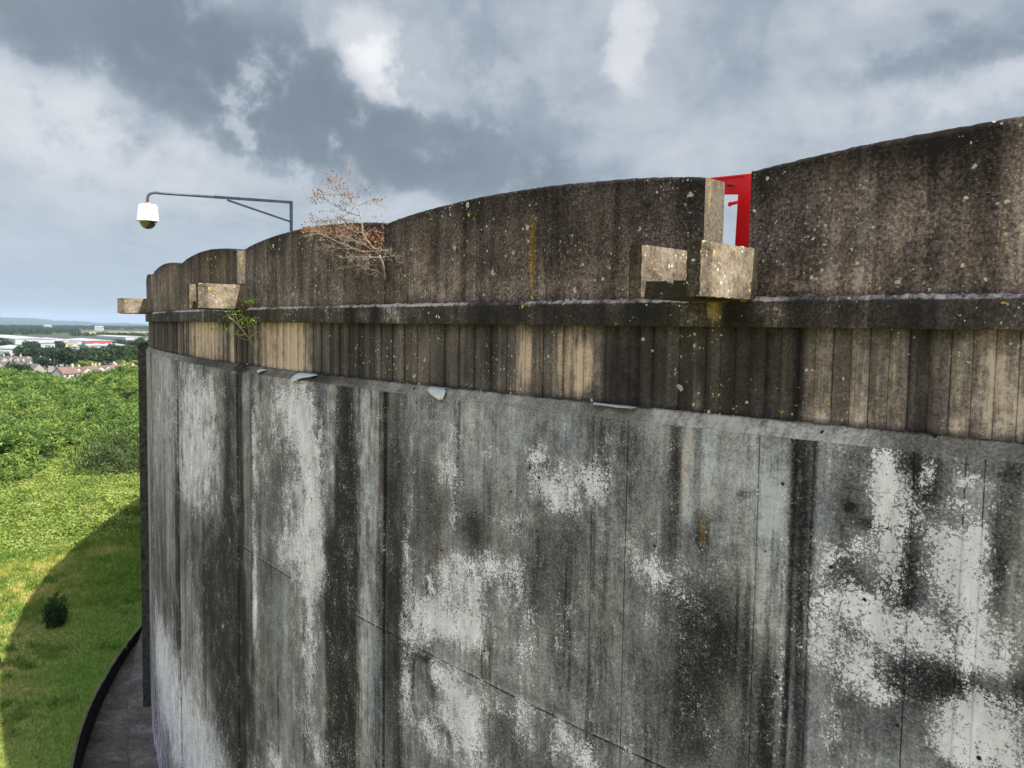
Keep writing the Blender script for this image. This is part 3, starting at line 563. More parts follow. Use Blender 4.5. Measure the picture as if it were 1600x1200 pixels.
# ---- drainage spouts: a floor and two cheeks jutting out under each gap
def spout(tA, tB, thick, z_top, z_bot, L, dz=.0):
    """tA, tB: angles of the inner faces of far and near cheek at the wall"""
    root = bpy.data.objects.new('drainage_spout', None); C.objects.link(root); root.parent = tank
    tm = (tA+tB)/2; ex = np.array([math.cos(tm), math.sin(tm)]); ey = np.array([-math.sin(tm), math.cos(tm)])
    base = np.array([CX, CY])+ex*RT
    def prism(name, y0, y1, x0, x1, zb, zt, zt1=None, mat=None, warm=.1, tone=.5):
        zt1 = zt if zt1 is None else zt1; N = 14
        P = lambda x, y, z: (*(base+ex*x+ey*y), z)
        V = []; F = []; uv = []
        def sheet(fn, uvf):
            b0 = len(V)
            for i in range(N):
                for j in range(N): V.append(fn(i/(N-1), j/(N-1))); uv.append(uvf(i/(N-1), j/(N-1)))
            for i in range(N-1):
                for j in range(N-1): a = b0+i*N+j; F.append((a, a+N, a+N+1, a+1))
        zz = lambda a: zt+(zt1-zt)*a
        lx, ly = x1-x0, y1-y0
        o_ = len(name)*1.7+y0*3
        sheet(lambda a, b: P(x0+lx*a, y0, zb+(zz(a)-zb)*b), lambda a, b: (o_+lx*a, zb+(zt-zb)*b))
        sheet(lambda a, b: P(x0+lx*a, y1, zb+(zz(a)-zb)*b), lambda a, b: (o_+5+lx*a, zb+(zt-zb)*b))
        sheet(lambda a, b: P(x1, y0+ly*a, zb+(zt1-zb)*b), lambda a, b: (o_+9+ly*a, zb+(zt-zb)*b))
        sheet(lambda a, b: P(x0+lx*a, y0+ly*b, zz(a)), lambda a, b: (o_+12+lx*a, ly*b))
        sheet(lambda a, b: P(x0+lx*a, y0+ly*b, zb), lambda a, b: (o_+15+lx*a, ly*b))
        V = np.array(V); m = np.tile([tone, 0, warm], (len(V), 1)).astype(float)
        V += .0016*np.stack([np.sin(V[:, 1]*31+V[:, 2]*47), np.sin(V[:, 2]*39+V[:, 0]*29), np.sin(V[:, 0]*43+V[:, 1]*37)], 1)+.002*np.stack([np.sin(V[:, 2]*131), np.sin(V[:, 0]*117), np.sin(V[:, 1]*149+V[:, 0]*101)], 1)
        # outer ends darkened in the mask, painted shade on the side facing off the sun
        end = np.zeros(len(V), bool); end[2*N*N:3*N*N] = True; m[end, 0] -= .30
        m[:, 0] -= .08*np.exp(-((V[:, 2]-zb)/.05)**2)
        bm = bmesh.new()
        me = mesh_np(name, V, F, False, uv, {'mask': m}); 
        bm.from_mesh(me); bmesh.ops.recalc_face_normals(bm, faces=bm.faces); bm.to_mesh(me); bm.free()
        return link(name, me, mat or m_spout, root)
    yA = (tA-tm)*RT; yB = (tB-tm)*RT
    prism('cheek', yA-thick, yA, -.05, L, z_bot, z_top)
    prism('cheek', yB, yB+thick, -.05, L, z_bot, z_top)
    prism('floor_slab', yA+.002, yB-.002, -.05, L-.05, z_bot-.012, z_bot+.10, tone=.18)
    return root
LS = .66
tB1 = th_px(1180, 420, RT)
def solve_z(x, y, th, r): # height on the vertical line (th, r) seen at image row y
    lo, hi_ = -2, 3
    for _ in range(50):
        mid = (lo+hi_)/2
        if proj(cyl(th, r, mid))[1] > y: lo = mid
        else: hi_ = mid
    return mid
zt = solve_z(1097, 375, tB1, RT+LS); zb = solve_z(1097, 462, tB1, RT+LS)
print('SPOUT z', zt, zb, 'gap', gw*RT)
TK = .10
CL = .34
for k, tn in enumerate((tB1, th_px(385, 450), R_(-152.75))):
    spout(tn-(TK+CL)/RT, tn-TK/RT, TK, zt, zb, LS)
# ---- buttress rib at the far edge and the low plinth round the foot
mb = MB(); tb = R_(-156.05); ex = np.array([math.cos(tb), math.sin(tb)]); ey = np.array([-math.sin(tb), math.cos(tb)])
def rib(y0, y1, x1, z0, z1):
    vs = []
    for z, xx in ((z0, x1), (z1-.12, x1), (z1-.03, x1-.03), (z1, x1-.10)):
        vs += [(*(np.array([CX, CY])+ex*(RT+x)+ey*y), z) for x, y in ((-.05, y0), (xx, y0), (xx, y1), (-.05, y1))]
    fs = [(i*4+j, i*4+(j+1) % 4, i*4+4+(j+1) % 4, i*4+4+j) for i in range(3) for j in range(4)]+[(12, 13, 14, 15)]
    mb.add(vs, fs)
rib(-.3, .3, .19, GZ+.25, -.50)
m_dark = simple('dark_stained_concrete', (.055, .05, .045), .9, 0, .7, 9, .6)
mb.build('buttress', m_dark, tank)

# ------------------------------------------------------------------ torn flashing scraps along the bevelled ledge
m_flash = simple('torn_flashing', (.50, .52, .53), .45, 0, .25, 30, .3)
def scrap(px_pts, r0, label, curl=.03):
    """outline in wall space, lifted off the ledge towards its loose edge; real 3 mm thickness"""
    rows = []
    for (xa, ya, xb, yb, lift) in px_pts:   # attached edge point, loose edge point
        A = hit(xa, ya, r0); th = theta(A); B = hit(xb, yb, r0+lift); rows.append((A, B))
    V = []; F = []; n = 6
    for A, B in rows:
        nrm = np.array([A[0]-CX, A[1]-CY, 0]); nrm /= np.linalg.norm(nrm)
        for q in np.linspace(0, 1, n): V.append(A*(1-q)+B*q+nrm*curl*math.sin(q*math.pi)*(.8+.4*random.random()))
    for i in range(len(rows)-1):
        for j in range(n-1): a = i*n+j; F.append((a, a+n, a+n+1, a+1))
    o = link('torn_flashing', mesh_np('torn_flashing', V, F, True), m_flash)
    m = o.modifiers.new('thick', 'SOLIDIFY'); m.thickness = .003
    tag(o, label, 'flashing', 'torn flashing scraps on the bevelled ledge'); return o
scrap([(496, 584, 497, 586, .09), (485, 583, 482, 589, .10), (474, 582, 470, 591, .11), (466, 582, 461, 595, .11), (460, 585, 456, 598, .12)], RT-.08, 'curled white strip of torn flashing on the ledge under the tan boards')
scrap([(672, 604, 672, 616, .07), (678, 604, 678, 620, .09), (685, 605, 686, 625, .10), (692, 606, 692, 624, .10), (698, 607, 697, 610, .08)], RT-.08, 'small pale rounded flap of torn flashing hanging over the ledge')
scrap([(928, 629, 928, 632, .07), (945, 631, 946, 634, .08), (965, 633, 966, 637, .08), (985, 635, 986, 638, .08), (994, 636, 994, 637.5, .07)], RT-.08, 'long thin white sliver of torn flashing lying flat on the ledge', .01)
scrap([(418, 577, 418, 578, .08), (412, 576, 408, 580, .1), (406, 576, 403, 583, .1)], RT-.08, 'smallest pale crumpled scrap of torn flashing beside the dark vertical strip')

# ------------------------------------------------------------------ security camera on its bracket
m_steel = simple('galvanised_steel', (.07, .08, .10), .5, .3, .3, 14)
m_navy = simple('dark_painted_steel', (.025, .035, .06), .5, .2, .4, 12)
m_white = simple('white_enamel', (.80, .80, .80), .35, 0, .04, 4)
m_rust = simple('rusty_fitting', (.30, .15, .09), .8, 0, .4, 30)
m_glass, t_, b_ = mat_base('smoked_dome'); b_.inputs['Base Color'].default_value = (.035, .03, .015, 1); b_.inputs['Roughness'].default_value = .06; b_.inputs['Specular IOR Level'].default_value = .9; b_.inputs['Coat Weight'].default_value = .6
rp = RT-.50; pth = theta(hit(455, 340, rp)); pbase = cyl(pth, rp, .25)
ztop = solve_z(455, 316, pth, rp)
cs = empty('security_camera', tuple(pbase), label='white dome security camera hanging from a dark steel bracket arm above the parapet', cat='security camera')
er = np.array([math.cos(pth), math.sin(pth), 0]); et = np.array([-math.sin(pth), math.cos(pth), 0])
# direction of the arm: outwards, tuned so that it reaches the housing
best = None
for L in np.arange(1.2, 2.6, .02):
    for a in np.arange(-.5, .5, .02):
        d = er*math.cos(a)+et*math.sin(a); e = pbase+d*L; x, y = proj(np.array([e[0], e[1], ztop+.02]))
        c = (x-231)**2+(y-298)**2
        if best is None or c < best[0]: best = (c, L, a)
_, LA, aa = best; da = er*math.cos(aa)+et*math.sin(aa); print('ARM', best, 'ztop', ztop)
loc0 = np.array([0, 0, ztop-.25])
mb = MB(); side = np.array([-da[1], da[0], 0]); q = .021
def bar(mb, A, B, w, h):
    A = np.array(A, float); B = np.array(B, float); t = (B-A)/np.linalg.norm(B-A)
    s_ = np.cross(t, [0, 0, 1.]);
    if np.linalg.norm(s_) < .2: s_ = side.copy()
    s_ /= np.linalg.norm(s_); n_ = np.cross(s_, t)
    vs = [P+s_*a+n_*b for P in (A, B) for a, b in ((-w, -h), (w, -h), (w, h), (-w, h))]
    mb.hexa(vs)
bar(mb, (0, 0, 0), loc0+[0, 0, .018], .02, .02); mb.build('post', m_navy, cs, bevel=.003)
mb = MB(); bar(mb, loc0-da*.02, loc0+da*(LA*.55), .018, .018); mb.build('arm', m_navy, cs, bevel=.003)
mb = MB(); pts = [loc0+da*(LA*.5)]
pts += [loc0+da*(LA-.14), loc0+da*(LA-.09)+[0, 0, .003], loc0+da*(LA-.04)+[0, 0, -.012], loc0+da*(LA-.01)+[0, 0, -.04], loc0+da*LA+[0, 0, -.085], loc0+da*LA+[0, 0, -.14]]
mb.tube(pts, [.018]*len(pts), 12); mb.build('swan_neck', m_steel, cs, smooth=True)
mb = MB(); bar(mb, loc0+[0, 0, -.27]+da*.01, loc0+da*(LA*.46)+[0, 0, -.03], .012, .012); mb.build('brace', m_navy, cs)
H0 = loc0+da*LA+[0, 0, -.14]
mb = MB(); mb.lathe([(0, .012), (.03, .012), (.034, 0), (.034, -.02), (0, -.02)], 20, H0); mb.build('collar', m_rust, cs, smooth=True)
pe = pbase+H0; sc_px = np.linalg.norm(pe@fw)/FPX; hw = 16.5*sc_px; hh = 25*sc_px
mb = MB(); mb.lathe([(0, -.02), (hw*.70, -.02), (hw*.82, -.028), (hw*.86, -.045), (hw*.97, -hh-.006), (hw*1.0, -hh-.012), (hw*1.0, -hh-.024), (hw*.9, -hh-.03), (0, -hh-.03)], 40, H0); hs = mb.build('housing', m_white, cs, smooth=True)
md = hs.modifiers.new('es', 'EDGE_SPLIT'); md.split_angle = R_(40)
mb = MB(); rd = hw*.72; mb.lathe([(rd*1.08, -hh-.030), (rd*1.08, -hh-.038)]+[(rd*math.cos(a), -hh-.036-rd*math.sin(a)*.92) for a in np.linspace(0, math.pi/2-.01, 14)], 32, H0); mb.build('dome', m_glass, cs, smooth=True)

# ------------------------------------------------------------------ red steel frame behind the parapet gap
m_red, t_, b_ = mat_base('red_gloss_paint'); t_.put(b_.inputs['Base Color'], t_.mix(t_.mr(t_.noise(t_.new('ShaderNodeTexCoord').outputs['Object'], 14, 8, .7), .5, .72), (.82, .010, .012), (.50, .03, .025))); b_.inputs['Roughness'].default_value = .4
RF = RT-.55
def on_plane(x, y, off=0):   # the frame stands in a vertical plane parallel to the parapet, 0.55 m behind it
    return hit(x, y, RF+off)
fr = on_plane(1158, 378); fbase = np.array([fr[0], fr[1], .22])
red = empty('red_steel_frame', tuple(fbase), label='bright red painted steel frame seen through the gap in the parapet', cat='frame')
tf = theta(fr); exf = np.array([math.cos(tf), math.sin(tf), 0]); eyf = np.array([-math.sin(tf), math.cos(tf), 0])
def rf_box(name, pts4, depth, parent=red, mat=m_red, off=0, bevel=.002):
    """a plate whose front outline is given by four image points, with real depth behind it"""
    P = [on_plane(x, y, off)-fbase for x, y in pts4]; mb = MB(); mb.hexa([p-exf*depth for p in P]+[p for p in P])
    return mb.build(name, mat, parent, bevel=bevel)
rf_box('post', [(1148, 385), (1162, 385), (1168, 272), (1155, 273)], .012)
rf_box('post_flange', [(1162, 385), (1176, 385), (1176, 271), (1164, 272)], .05, off=.012)
rf_box('top_rail', [(1096, 283), (1176, 273.5), (1176, 270.5), (1096, 279)], .06, off=.01)
rf_box('gusset_plate', [(1100, 304), (1156, 304), (1156, 276), (1100, 281)], .008)
mb = MB(); A = on_plane(1140, 319, .02)-fbase; B = on_plane(1152, 316, .02)-fbase; mb.tube([A, B], .013, 12); mb.tube([A-eyf*.004, A+eyf*.008], .018, 12); mb.build('latch_rod', m_red, red, smooth=False)
m_blk = simple('black_rubber', (.02, .02, .02), .7)
mb = MB(); A = on_plane(1134, 290, .03)-fbase; B = on_plane(1147, 288.5, .03)-fbase; mb.tube([A, (A+B)/2, B], [.003, .010, .003], 8); mb.build('bolt', m_blk, red)
rf_box('base_rail', [(1096, 392), (1176, 392), (1176, 384), (1096, 384)], .05)

# ------------------------------------------------------------------ plants growing on the wall
def wall_pt(x, y, lift): return hit(x, y, RT+lift)
m_twig = simple('bleached_twig', (.27, .225, .185), .85, 0, .35, 30)
m_deadleaf = simple('dead_leaf', (.17, .080, .040), .8, 0, .5, 60)
def shrub_dead():
    base = wall_pt(603, 436, -.03); root = empty('dead_shrub', tuple(base), label='dead bare shrub with rusty leaves rooted in a joint of the parapet', cat='shrub')
    tw = MB(); tk = MB(); lf = MB(); rs = random.Random(5)
    def P(x, y, l): return wall_pt(x, y, l)-base
    def poly(mb, pts, r0, r1, n=6):
        P_ = [P(*p) for p in pts]; m = len(P_); Q = []
        for i in range(m-1):
            for k in range(3): q = k/3; Q.append(P_[i]*(1-q)+P_[i+1]*q+np.array([rs.gauss(0, .003) for _ in range(3)])*(i+k > 0))
        Q.append(P_[-1]); mb.tube(Q, [r0+(r1-r0)*i/(len(Q)-1) for i in range(len(Q))], n); return Q
    def grow(mb, p, d, L, r, depth, leafy):
        n = 4; pts = [p]; dd = d/np.linalg.norm(d)
        for i in range(n):
            dd = dd+np.array([rs.gauss(0, .28), rs.gauss(0, .28), rs.gauss(0, .22)]); dd /= np.linalg.norm(dd); pts.append(pts[-1]+dd*L/n)
        mb.tube(pts, [r*(1-.6*i/n) for i in range(n+1)], 4, False)
        if depth > 0:
            for k in range(rs.choice((2, 3, 3))):
                i = rs.randint(1, n); nd = dd+np.array([rs.gauss(0, .7), rs.gauss(0, .7), rs.gauss(0, .55)]); grow(mb, pts[i], nd, L*rs.uniform(.45, .75), r*.62, depth-1, leafy)
        if rs.random() < leafy:
            for _ in range(rs.choice((1, 2, 3))):
                c = pts[rs.randint(1, n)]+np.array([rs.gauss(0, .012) for _ in range(3)]); a = np.array([rs.gauss(0, 1) for _ in range(3)]); a /= np.linalg.norm(a); b = np.cross(a, [rs.gauss(0, 1), rs.gauss(0, 1), rs.gauss(0, 1)]); b /= np.linalg.norm(b)+1e-6; s = rs.uniform(.006, .014)
                lf.add([c-a*s, c+b*s*.6, c+a*s, c-b*s*.6], [(0, 1, 2, 3)])
    T = poly(tk, [(603, 437, -.02), (601, 424, .04), (597, 408, .10), (592, 398, .12), (586, 392, .14)], .014, .011)
    poly(tk, [(592, 398, .12), (596, 390, .12), (584, 388, .15), (572, 374, .16), (565, 362, .17), (566, 350, .16), (563, 335, .16)], .011, .006)
    mains = [([(563, 335, .16), (557, 322, .17), (549, 312, .2), (540, 303, .22)], .006, .7), ([(540, 303, .22), (543, 292, .22), (545, 275, .22), (548, 266, .22)], .003, .15),
     ([(562, 337, .16), (545, 333, .2), (530, 325, .25), (515, 315, .28), (497, 305, .3)], .005, .7), ([(549, 312, .2), (530, 300, .24), (524, 285, .26), (517, 279, .26)], .004, .8),
     ([(560, 322, .17), (575, 315, .16), (590, 312, .14), (597, 325, .12)], .0035, .35), ([(590, 312, .14), (579, 312, .14), (579, 302, .14)], .002, .1), ([(540, 303, .22), (520, 305, .25), (500, 303, .28), (488, 308, .3)], .0035, .7),
     ([(565, 350, .16), (550, 345, .2), (530, 342, .24), (505, 345, .28), (490, 346, .3)], .004, .6), ([(545, 333, .2), (533, 340, .24), (520, 346, .26)], .003, .6),
     ([(586, 392, .14), (570, 393, .2), (550, 388, .25), (530, 378, .3), (505, 367, .33), (490, 366, .35)], .007, .05), ([(550, 388, .25), (530, 388, .3), (510, 384, .34), (498, 386, .36)], .004, .05),
     ([(586, 392, .14), (565, 380, .2), (545, 372, .24), (520, 366, .28), (500, 358, .3)], .006, .1), ([(596, 402, .12), (580, 402, .2), (560, 402, .26), (535, 403, .3)], .006, .02), ([(596, 402, .1), (606, 401, .1), (618, 400, .1)], .004, .02),
     ([(600, 430, .03), (590, 424, .1), (575, 420, .15), (560, 415, .2), (548, 417, .24)], .005, .0), ([(575, 420, .15), (566, 410, .18), (560, 406, .2)], .003, 0),
     ([(584, 388, .15), (575, 378, .18), (570, 366, .2), (556, 362, .22), (540, 352, .24)], .005, .3), ([(572, 374, .16), (556, 376, .2), (538, 366, .24), (525, 358, .26)], .004, .2), ([(590, 396, .12), (598, 390, .1), (602, 392, .08)], .003, .2)]
    for pts, r, leafy in mains:
        Q = poly(tw, pts, r, r*.4, 5)
        for _ in range(int(len(Q)*1.8)):
            i = rs.randint(2, len(Q)-1); d = Q[i]-Q[i-1]; d /= np.linalg.norm(d)+1e-9
            nd = d+np.array([rs.gauss(0, .5), rs.gauss(0, .5), rs.gauss(.1, .5)]); grow(tw, Q[i], nd, rs.uniform(.05, .14), r*.38, rs.choice((1, 2, 2)), leafy*.35)
    # mat of rusty dead leaves caught on the parapet
    for _ in range(1150):
        x = rs.uniform(470, 600); 
        yc = 366-(x-540)*.02+ (10 if x > 560 else -6); y = rs.gauss(yc, 7 if x < 560 else 13)
        if x < 500: y = rs.gauss(359, 3)
        c = P(x, y, max(.0, rs.gauss(.10, .06))); a = np.array([rs.gauss(0, 1) for _ in range(3)]); a /= np.linalg.norm(a); b = np.cross(a, [rs.gauss(0, 1), rs.gauss(0, 1), rs.gauss(0, 1)]); b /= np.linalg.norm(b)+1e-6; s = rs.uniform(.008, .018)
        lf.add([c-a*s, c+b*s*.6, c+a*s, c-b*s*.6], [(0, 1, 2, 3)])
    tk.build('trunk', m_twig, root, smooth=True); tw.build('branches', m_twig, root); lf.build('dead_leaves', m_deadleaf, root)
shrub_dead()
m_leaf = simple('fresh_leaf', (.20, .30, .05), .6, 0, .35, 40)
m_bark = simple('young_bark', (.30, .24, .17), .85, 0, .3, 40)
def sapling(base_px, stems, clusters, name, label, rs):
    base = wall_pt(*base_px); root = empty(name, tuple(base), label=label, cat='plant'); st = MB(); lf = MB()
    for pts, r in stems:
        P_ = [wall_pt(*p)-base for p in pts]; st.tube(P_, [r*(1-.5*i/(len(P_)-1)) for i in range(len(P_))], 6)
    for x, y, l, rad, n in clusters:
        for _ in range(n):
            c = wall_pt(x+rs.gauss(0, rad), y+rs.gauss(0, rad*.7), max(.02, l+rs.gauss(0, .05)))-base
            a = np.array([rs.gauss(0, 1), rs.gauss(0, 1), rs.gauss(0, .5)]); a /= np.linalg.norm(a); b = np.cross(a, [rs.gauss(0, .5), rs.gauss(0, .5), 1]); b /= np.linalg.norm(b)+1e-6; s = rs.uniform(.016, .034)
            mid = c-np.array([0, 0, s*.15]); lf.add([c-a*s, mid+b*s*.42, c+a*s, mid-b*s*.42], [(0, 1, 2, 3)])
    st.build('stems', m_bark, root); lf.build('leaves', m_leaf, root)
rs_ = random.Random(11)
sapling((392, 532, -.06), [([(392, 532, -.06), (384, 522, .05), (376, 512, .12), (368, 503, .18), (357, 495, .22), (352, 484, .22)], .014), ([(384, 522, .05), (374, 524, .1), (362, 518, .16), (350, 518, .2)], .008), ([(392, 532, -.06), (388, 515, .04), (386, 500, .08), (380, 496, .12)], .009), ([(376, 512, .12), (367, 490, .16), (364, 480, .18)], .008), ([(390, 528, .0), (400, 520, .02), (405, 518, .03)], .007), ([(392, 532, -.06), (380, 530, .05), (372, 524, .1)], .007), ([(389, 524, 0), (394, 536, .04), (400, 545, .05)], .004)],
 [(352, 486, .22, 6, 34), (345, 513, .2, 5, 30), (358, 492, .2, 4, 16), (372, 487, .18, 5, 16), (378, 503, .14, 8, 60), (390, 500, .08, 5, 26), (362, 507, .18, 5, 14), (366, 518, .14, 5, 14), (353, 518, .18, 4, 14), (398, 512, .04, 4, 6)],
 'wall_sapling', 'bright green leafy sapling sprouting from the board marked band beside the spout', rs_)
sapling((392, 478, -.02), [([(392, 478, -.02), (392, 470, .02), (390, 466, .03)], .004)], [(393, 470, .03, 3.5, 46)], 'fern_tuft', 'tiny dark green fern tuft in the corner above the cornice band', rs_)
# ------------------------------------------------------------------ ground
PLAIN = -30.0
def ground_z(x, y):
    d = np.hypot(x, y)
    t = np.clip((d-150)/170, 0, 1); t = t*t*(3-2*t)
    z = GZ*(1-t)+PLAIN*t
    return z + (.10*np.sin(x*.35+1)*np.sin(y*.22)+.05*np.sin(x*.9+y*.6))*np.clip((np.hypot(x-CX, y-CY)-RT-2.5)/6, 0, 1)
def m_ground():
    m, t, b = mat_base('grass_ground')
    g = t.new('ShaderNodeNewGeometry').outputs['Position']
    n1 = t.noise(g, .16, 5, .6, .3); n2 = t.noise(g, 1.2, 6, .65, .2); n3 = t.noise(g, 14, 5, .7)
    dry = t.noise(t.vm('MULTIPLY', g, (.5, 1.6, 1)), .35, 5, .6, .4)
    gr = t.mix(t.mr(n3, .3, .7), (.05, .09, .018), (.16, .22, .045)); gr = t.mix(t.mr(n2, .42, .62), gr, (.23, .24, .07))
    dr = t.mix(t.mr(n3, .3, .7), (.25, .20, .065), (.44, .37, .13))
    c = t.mix(t.math('MULTIPLY', t.mr(t.math('ADD', t.math('MULTIPLY', n1, .6), t.math('MULTIPLY', dry, .5)), .50, .62, smooth=True), .85), gr, dr)
    q_ = t.vm('LENGTH', t.vm('MULTIPLY', t.vm('SUBTRACT', g, (CX, CY, 0)), (1, 1, 0))).node.outputs['Value']; lush = t.mr(t.math('ADD', q_, t.math('MULTIPLY', n2, 3.)), RT+3.0, RT+6.5, .8, 0, True)
    c = t.mix(lush, c, t.mix(n3, (.05, .11, .012), (.13, .24, .03)))
    # distance: farmland patchwork of the plain
    dist = t.vm('LENGTH', g); dist = dist.node.outputs['Value']
    far = t.mr(dist, 180, 300)
    v = t.new('ShaderNodeTexVoronoi'); t.put(v.inputs['Vector'], t.vm('MULTIPLY', g, (.004, .0022, 0))); v.inputs['Scale'].default_value = 1
    fcol = t.ramp(t.sep(v.outputs['Color'])[0], [(0, (.02, .035, .014)), (.35, (.035, .06, .02)), (.6, (.05, .05, .035)), (.8, (.11, .12, .05)), (1, (.05, .09, .03))], 'CONSTANT')
    c = t.mix(far, c, fcol); t.put(b.inputs['Base Color'], c)
    bn = t.new('ShaderNodeBump'); bn.inputs['Strength'].default_value = .6; bn.inputs['Distance'].default_value = .05; t.put(bn.inputs['Height'], n3); t.l.new(bn.outputs[0], b.inputs['Normal'])
    return m
M_G = m_ground()
def build_ground():
    nr = 220; rad = np.concatenate([np.linspace(0, 190, 120), np.geomspace(196, 17000, 100)]); na = 200; ang = np.linspace(0, 2*np.pi, na+1)[:-1]
    RR, AA = np.meshgrid(rad, ang, indexing='ij'); X = RR*np.cos(AA); Y = RR*np.sin(AA); Z = ground_z(X, Y)
    # sunk a little under the tank and its apron
    q = np.hypot(X-CX, Y-CY)
    tt = np.degrees(np.arctan2(Y-CY, X-CX)); Z = np.where((q < RT+.4) | ((q < RT+6.5) & (tt > -171) & (tt < -121)), GZ-1.2, Z)
    v = np.stack([X, Y, Z], -1).reshape(-1, 3); i, j = np.meshgrid(np.arange(len(rad)-1), np.arange(na), indexing='ij'); j2 = (j+1) % na
    f = np.stack([i*na+j, (i+1)*na+j, (i+1)*na+j2, i*na+j2], -1).reshape(-1, 4)
    tag(link('ground', mesh_np('ground', v, f, True), M_G), kind='structure')
build_ground()
# apron and its low black kerb wall: the edge follows the photographed line
edge_px = [(108, 1290), (118, 1245), (128, 1200), (136, 1165), (143, 1139), (165, 1089.5), (187, 1044), (204, 1014), (222, 992)]
E_ = []
for x, y in edge_px:
    p = at_z(x, y, GZ+.0); E_.append((theta(p), np.hypot(p[0]-CX, p[1]-CY)))
E_.sort(); eth = np.array([e[0] for e in E_]); er_ = np.array([e[1] for e in E_])
cf = np.polyfit(eth, er_, 2)
def edge_r(th):
    thc = np.clip(th, eth[0], eth[-1]); r = np.polyval(cf, thc)
    return r
_t = [theta(at_z(x, y, GZ)) for x, y in ((222, 992), (187, 1044), (165, 1089), (143, 1139), (128, 1200))]
_o = np.argsort(_t); _t = np.array(_t)[_o]; _h = np.array([.28, .40, .50, .66, .80])[_o]
def kh(th): return np.interp(th, _t, _h)
thA = np.linspace(R_(-172), R_(-120), 400); rE = edge_r(thA)
print('EDGE', (rE-RT)[::50])
m_apron = simple('apron_concrete', (.115, .095, .095), .9, 0, .0, 1)
m_apron, t_, b_ = mat_base('stained_apron'); g = t_.new('ShaderNodeNewGeometry').outputs['Position']
na_ = t_.noise(g, 1.1, 8, .68, .6); nb_ = t_.noise(g, 9, 6, .7); nc_ = t_.noise(g, 60, 2, .6)
c_ = t_.ramp(t_.math('ADD', t_.math('MULTIPLY', na_, .6), t_.math('MULTIPLY', nb_, .4)), [(.36, (.035, .029, .027)), (.5, (.105, .088, .082)), (.62, (.22, .19, .175))])
c_ = t_.mix(t_.mr(nc_, .62, .72), c_, (.26, .24, .22)); t_.put(b_.inputs['Base Color'], c_)
n = len(thA)
v = []; f = []
for i in range(n):
    for r in np.linspace(RT-.1, rE[i]+.02, 6): v.append((CX+r*math.cos(thA[i]), CY+r*math.sin(thA[i]), GZ-.02))
for i in range(n-1):
    for j in range(5): a = i*6+j; f.append((a, a+6, a+7, a+1))
tag(link('apron', mesh_np('apron', v, f), m_apron), kind='structure')
m_black = simple('kerb_face_black', (.010, .010, .010), .8, 0, .5, 9, .3)  # near-black colour for the inner face of the kerb
m_cope = simple('mossy_coping', (.10, .085, .05), .9, 0, .5, 12, .5)
kw = empty('kerb_wall', tuple(cyl(R_(-158), float(edge_r(R_(-158))), GZ)), label='low curved retaining kerb with a black inner face between grass and apron', cat='kerb')
kb = np.array(kw.location)
def strip(name, prof, mat):
    v = []; f = []; k = len(prof); nz = .006*np.sin(thA*RT*9)+.008*rng.normal(size=n)
    for i in range(n):
        for dr, dz in prof: r = rE[i]+dr; v.append((CX+r*math.cos(thA[i])-kb[0], CY+r*math.sin(thA[i])-kb[1], GZ+(dz if dz < .1 else dz-.34+float(kh(thA[i]))+nz[i])-kb[2]))
    for i in range(n-1):
        for j in range(k-1): a = i*k+j; f.append((a, a+k, a+k+1, a+1))
    link(name, mesh_np(name, v, f), mat, kw)
KH = .34
strip('inner_face', [(0, -.1), (0, KH)], m_black)
strip('coping', [(.0, KH+.004), (.055, KH+.006), (.075, KH-.02), (.08, -.3)], m_cope)
# lawn rises to the top of the kerb
v = []; f = []; K = 8
for i in range(n):
    for j, q in enumerate(np.linspace(0, 1, K)):
        r = rE[i]+.07+q*9.0; X = CX+r*math.cos(thA[i]); Y = CY+r*math.sin(thA[i]); v.append((X, Y, (GZ+float(kh(thA[i]))-.03)*(1-q)+(float(ground_z(X, Y))-.02)*q))
for i in range(n-1):
    for j in range(K-1): a = i*K+j; f.append((a, a+K, a+K+1, a+1))
tag(link('lawn_bank', mesh_np('lawn_bank', v, f, True), M_G), kind='structure')
def lawn_z(x, y):
    r = np.hypot(x-CX, y-CY); th = np.arctan2(y-CY, x-CX); q = (r-edge_r(th)-.07)/9.0
    g = ground_z(x, y); qq = np.clip(q, 0, 1); return np.where(q < 1, np.maximum((GZ+kh(th)-.03)*(1-qq)+(g-.02)*qq, g), g)
# plinth step at the foot of the wall
v = []; f = []
for i in range(n):
    for r, z in ((RT+.58, GZ-.05), (RT+.56, GZ+.16), (RT-.02, GZ+.24)): v.append((CX+r*math.cos(thA[i]), CY+r*math.sin(thA[i]), z))
for i in range(n-1):
    for j in range(2): a = i*3+j; f.append((a, a+3, a+4, a+1))
sel = [q for q in f]
me = mesh_np('plinth', v, f); o = link('plinth', me, m_apron, tank)
# small red scrap lying by the foot of the buttress
pr = at_z(221, 1097, GZ-.01); mb = MB(); mb.tube([(-.05, 0, .035), (.06, 0, .035)], .034, 12); mb.tube([(.06, 0, .035), (.085, 0, .035)], [.034, .02], 12)
o = mb.build('drinks_can', m_red, None, smooth=False); o.location = pr; tag(o, 'tiny red can lying on the apron at the foot of the tank', 'can')

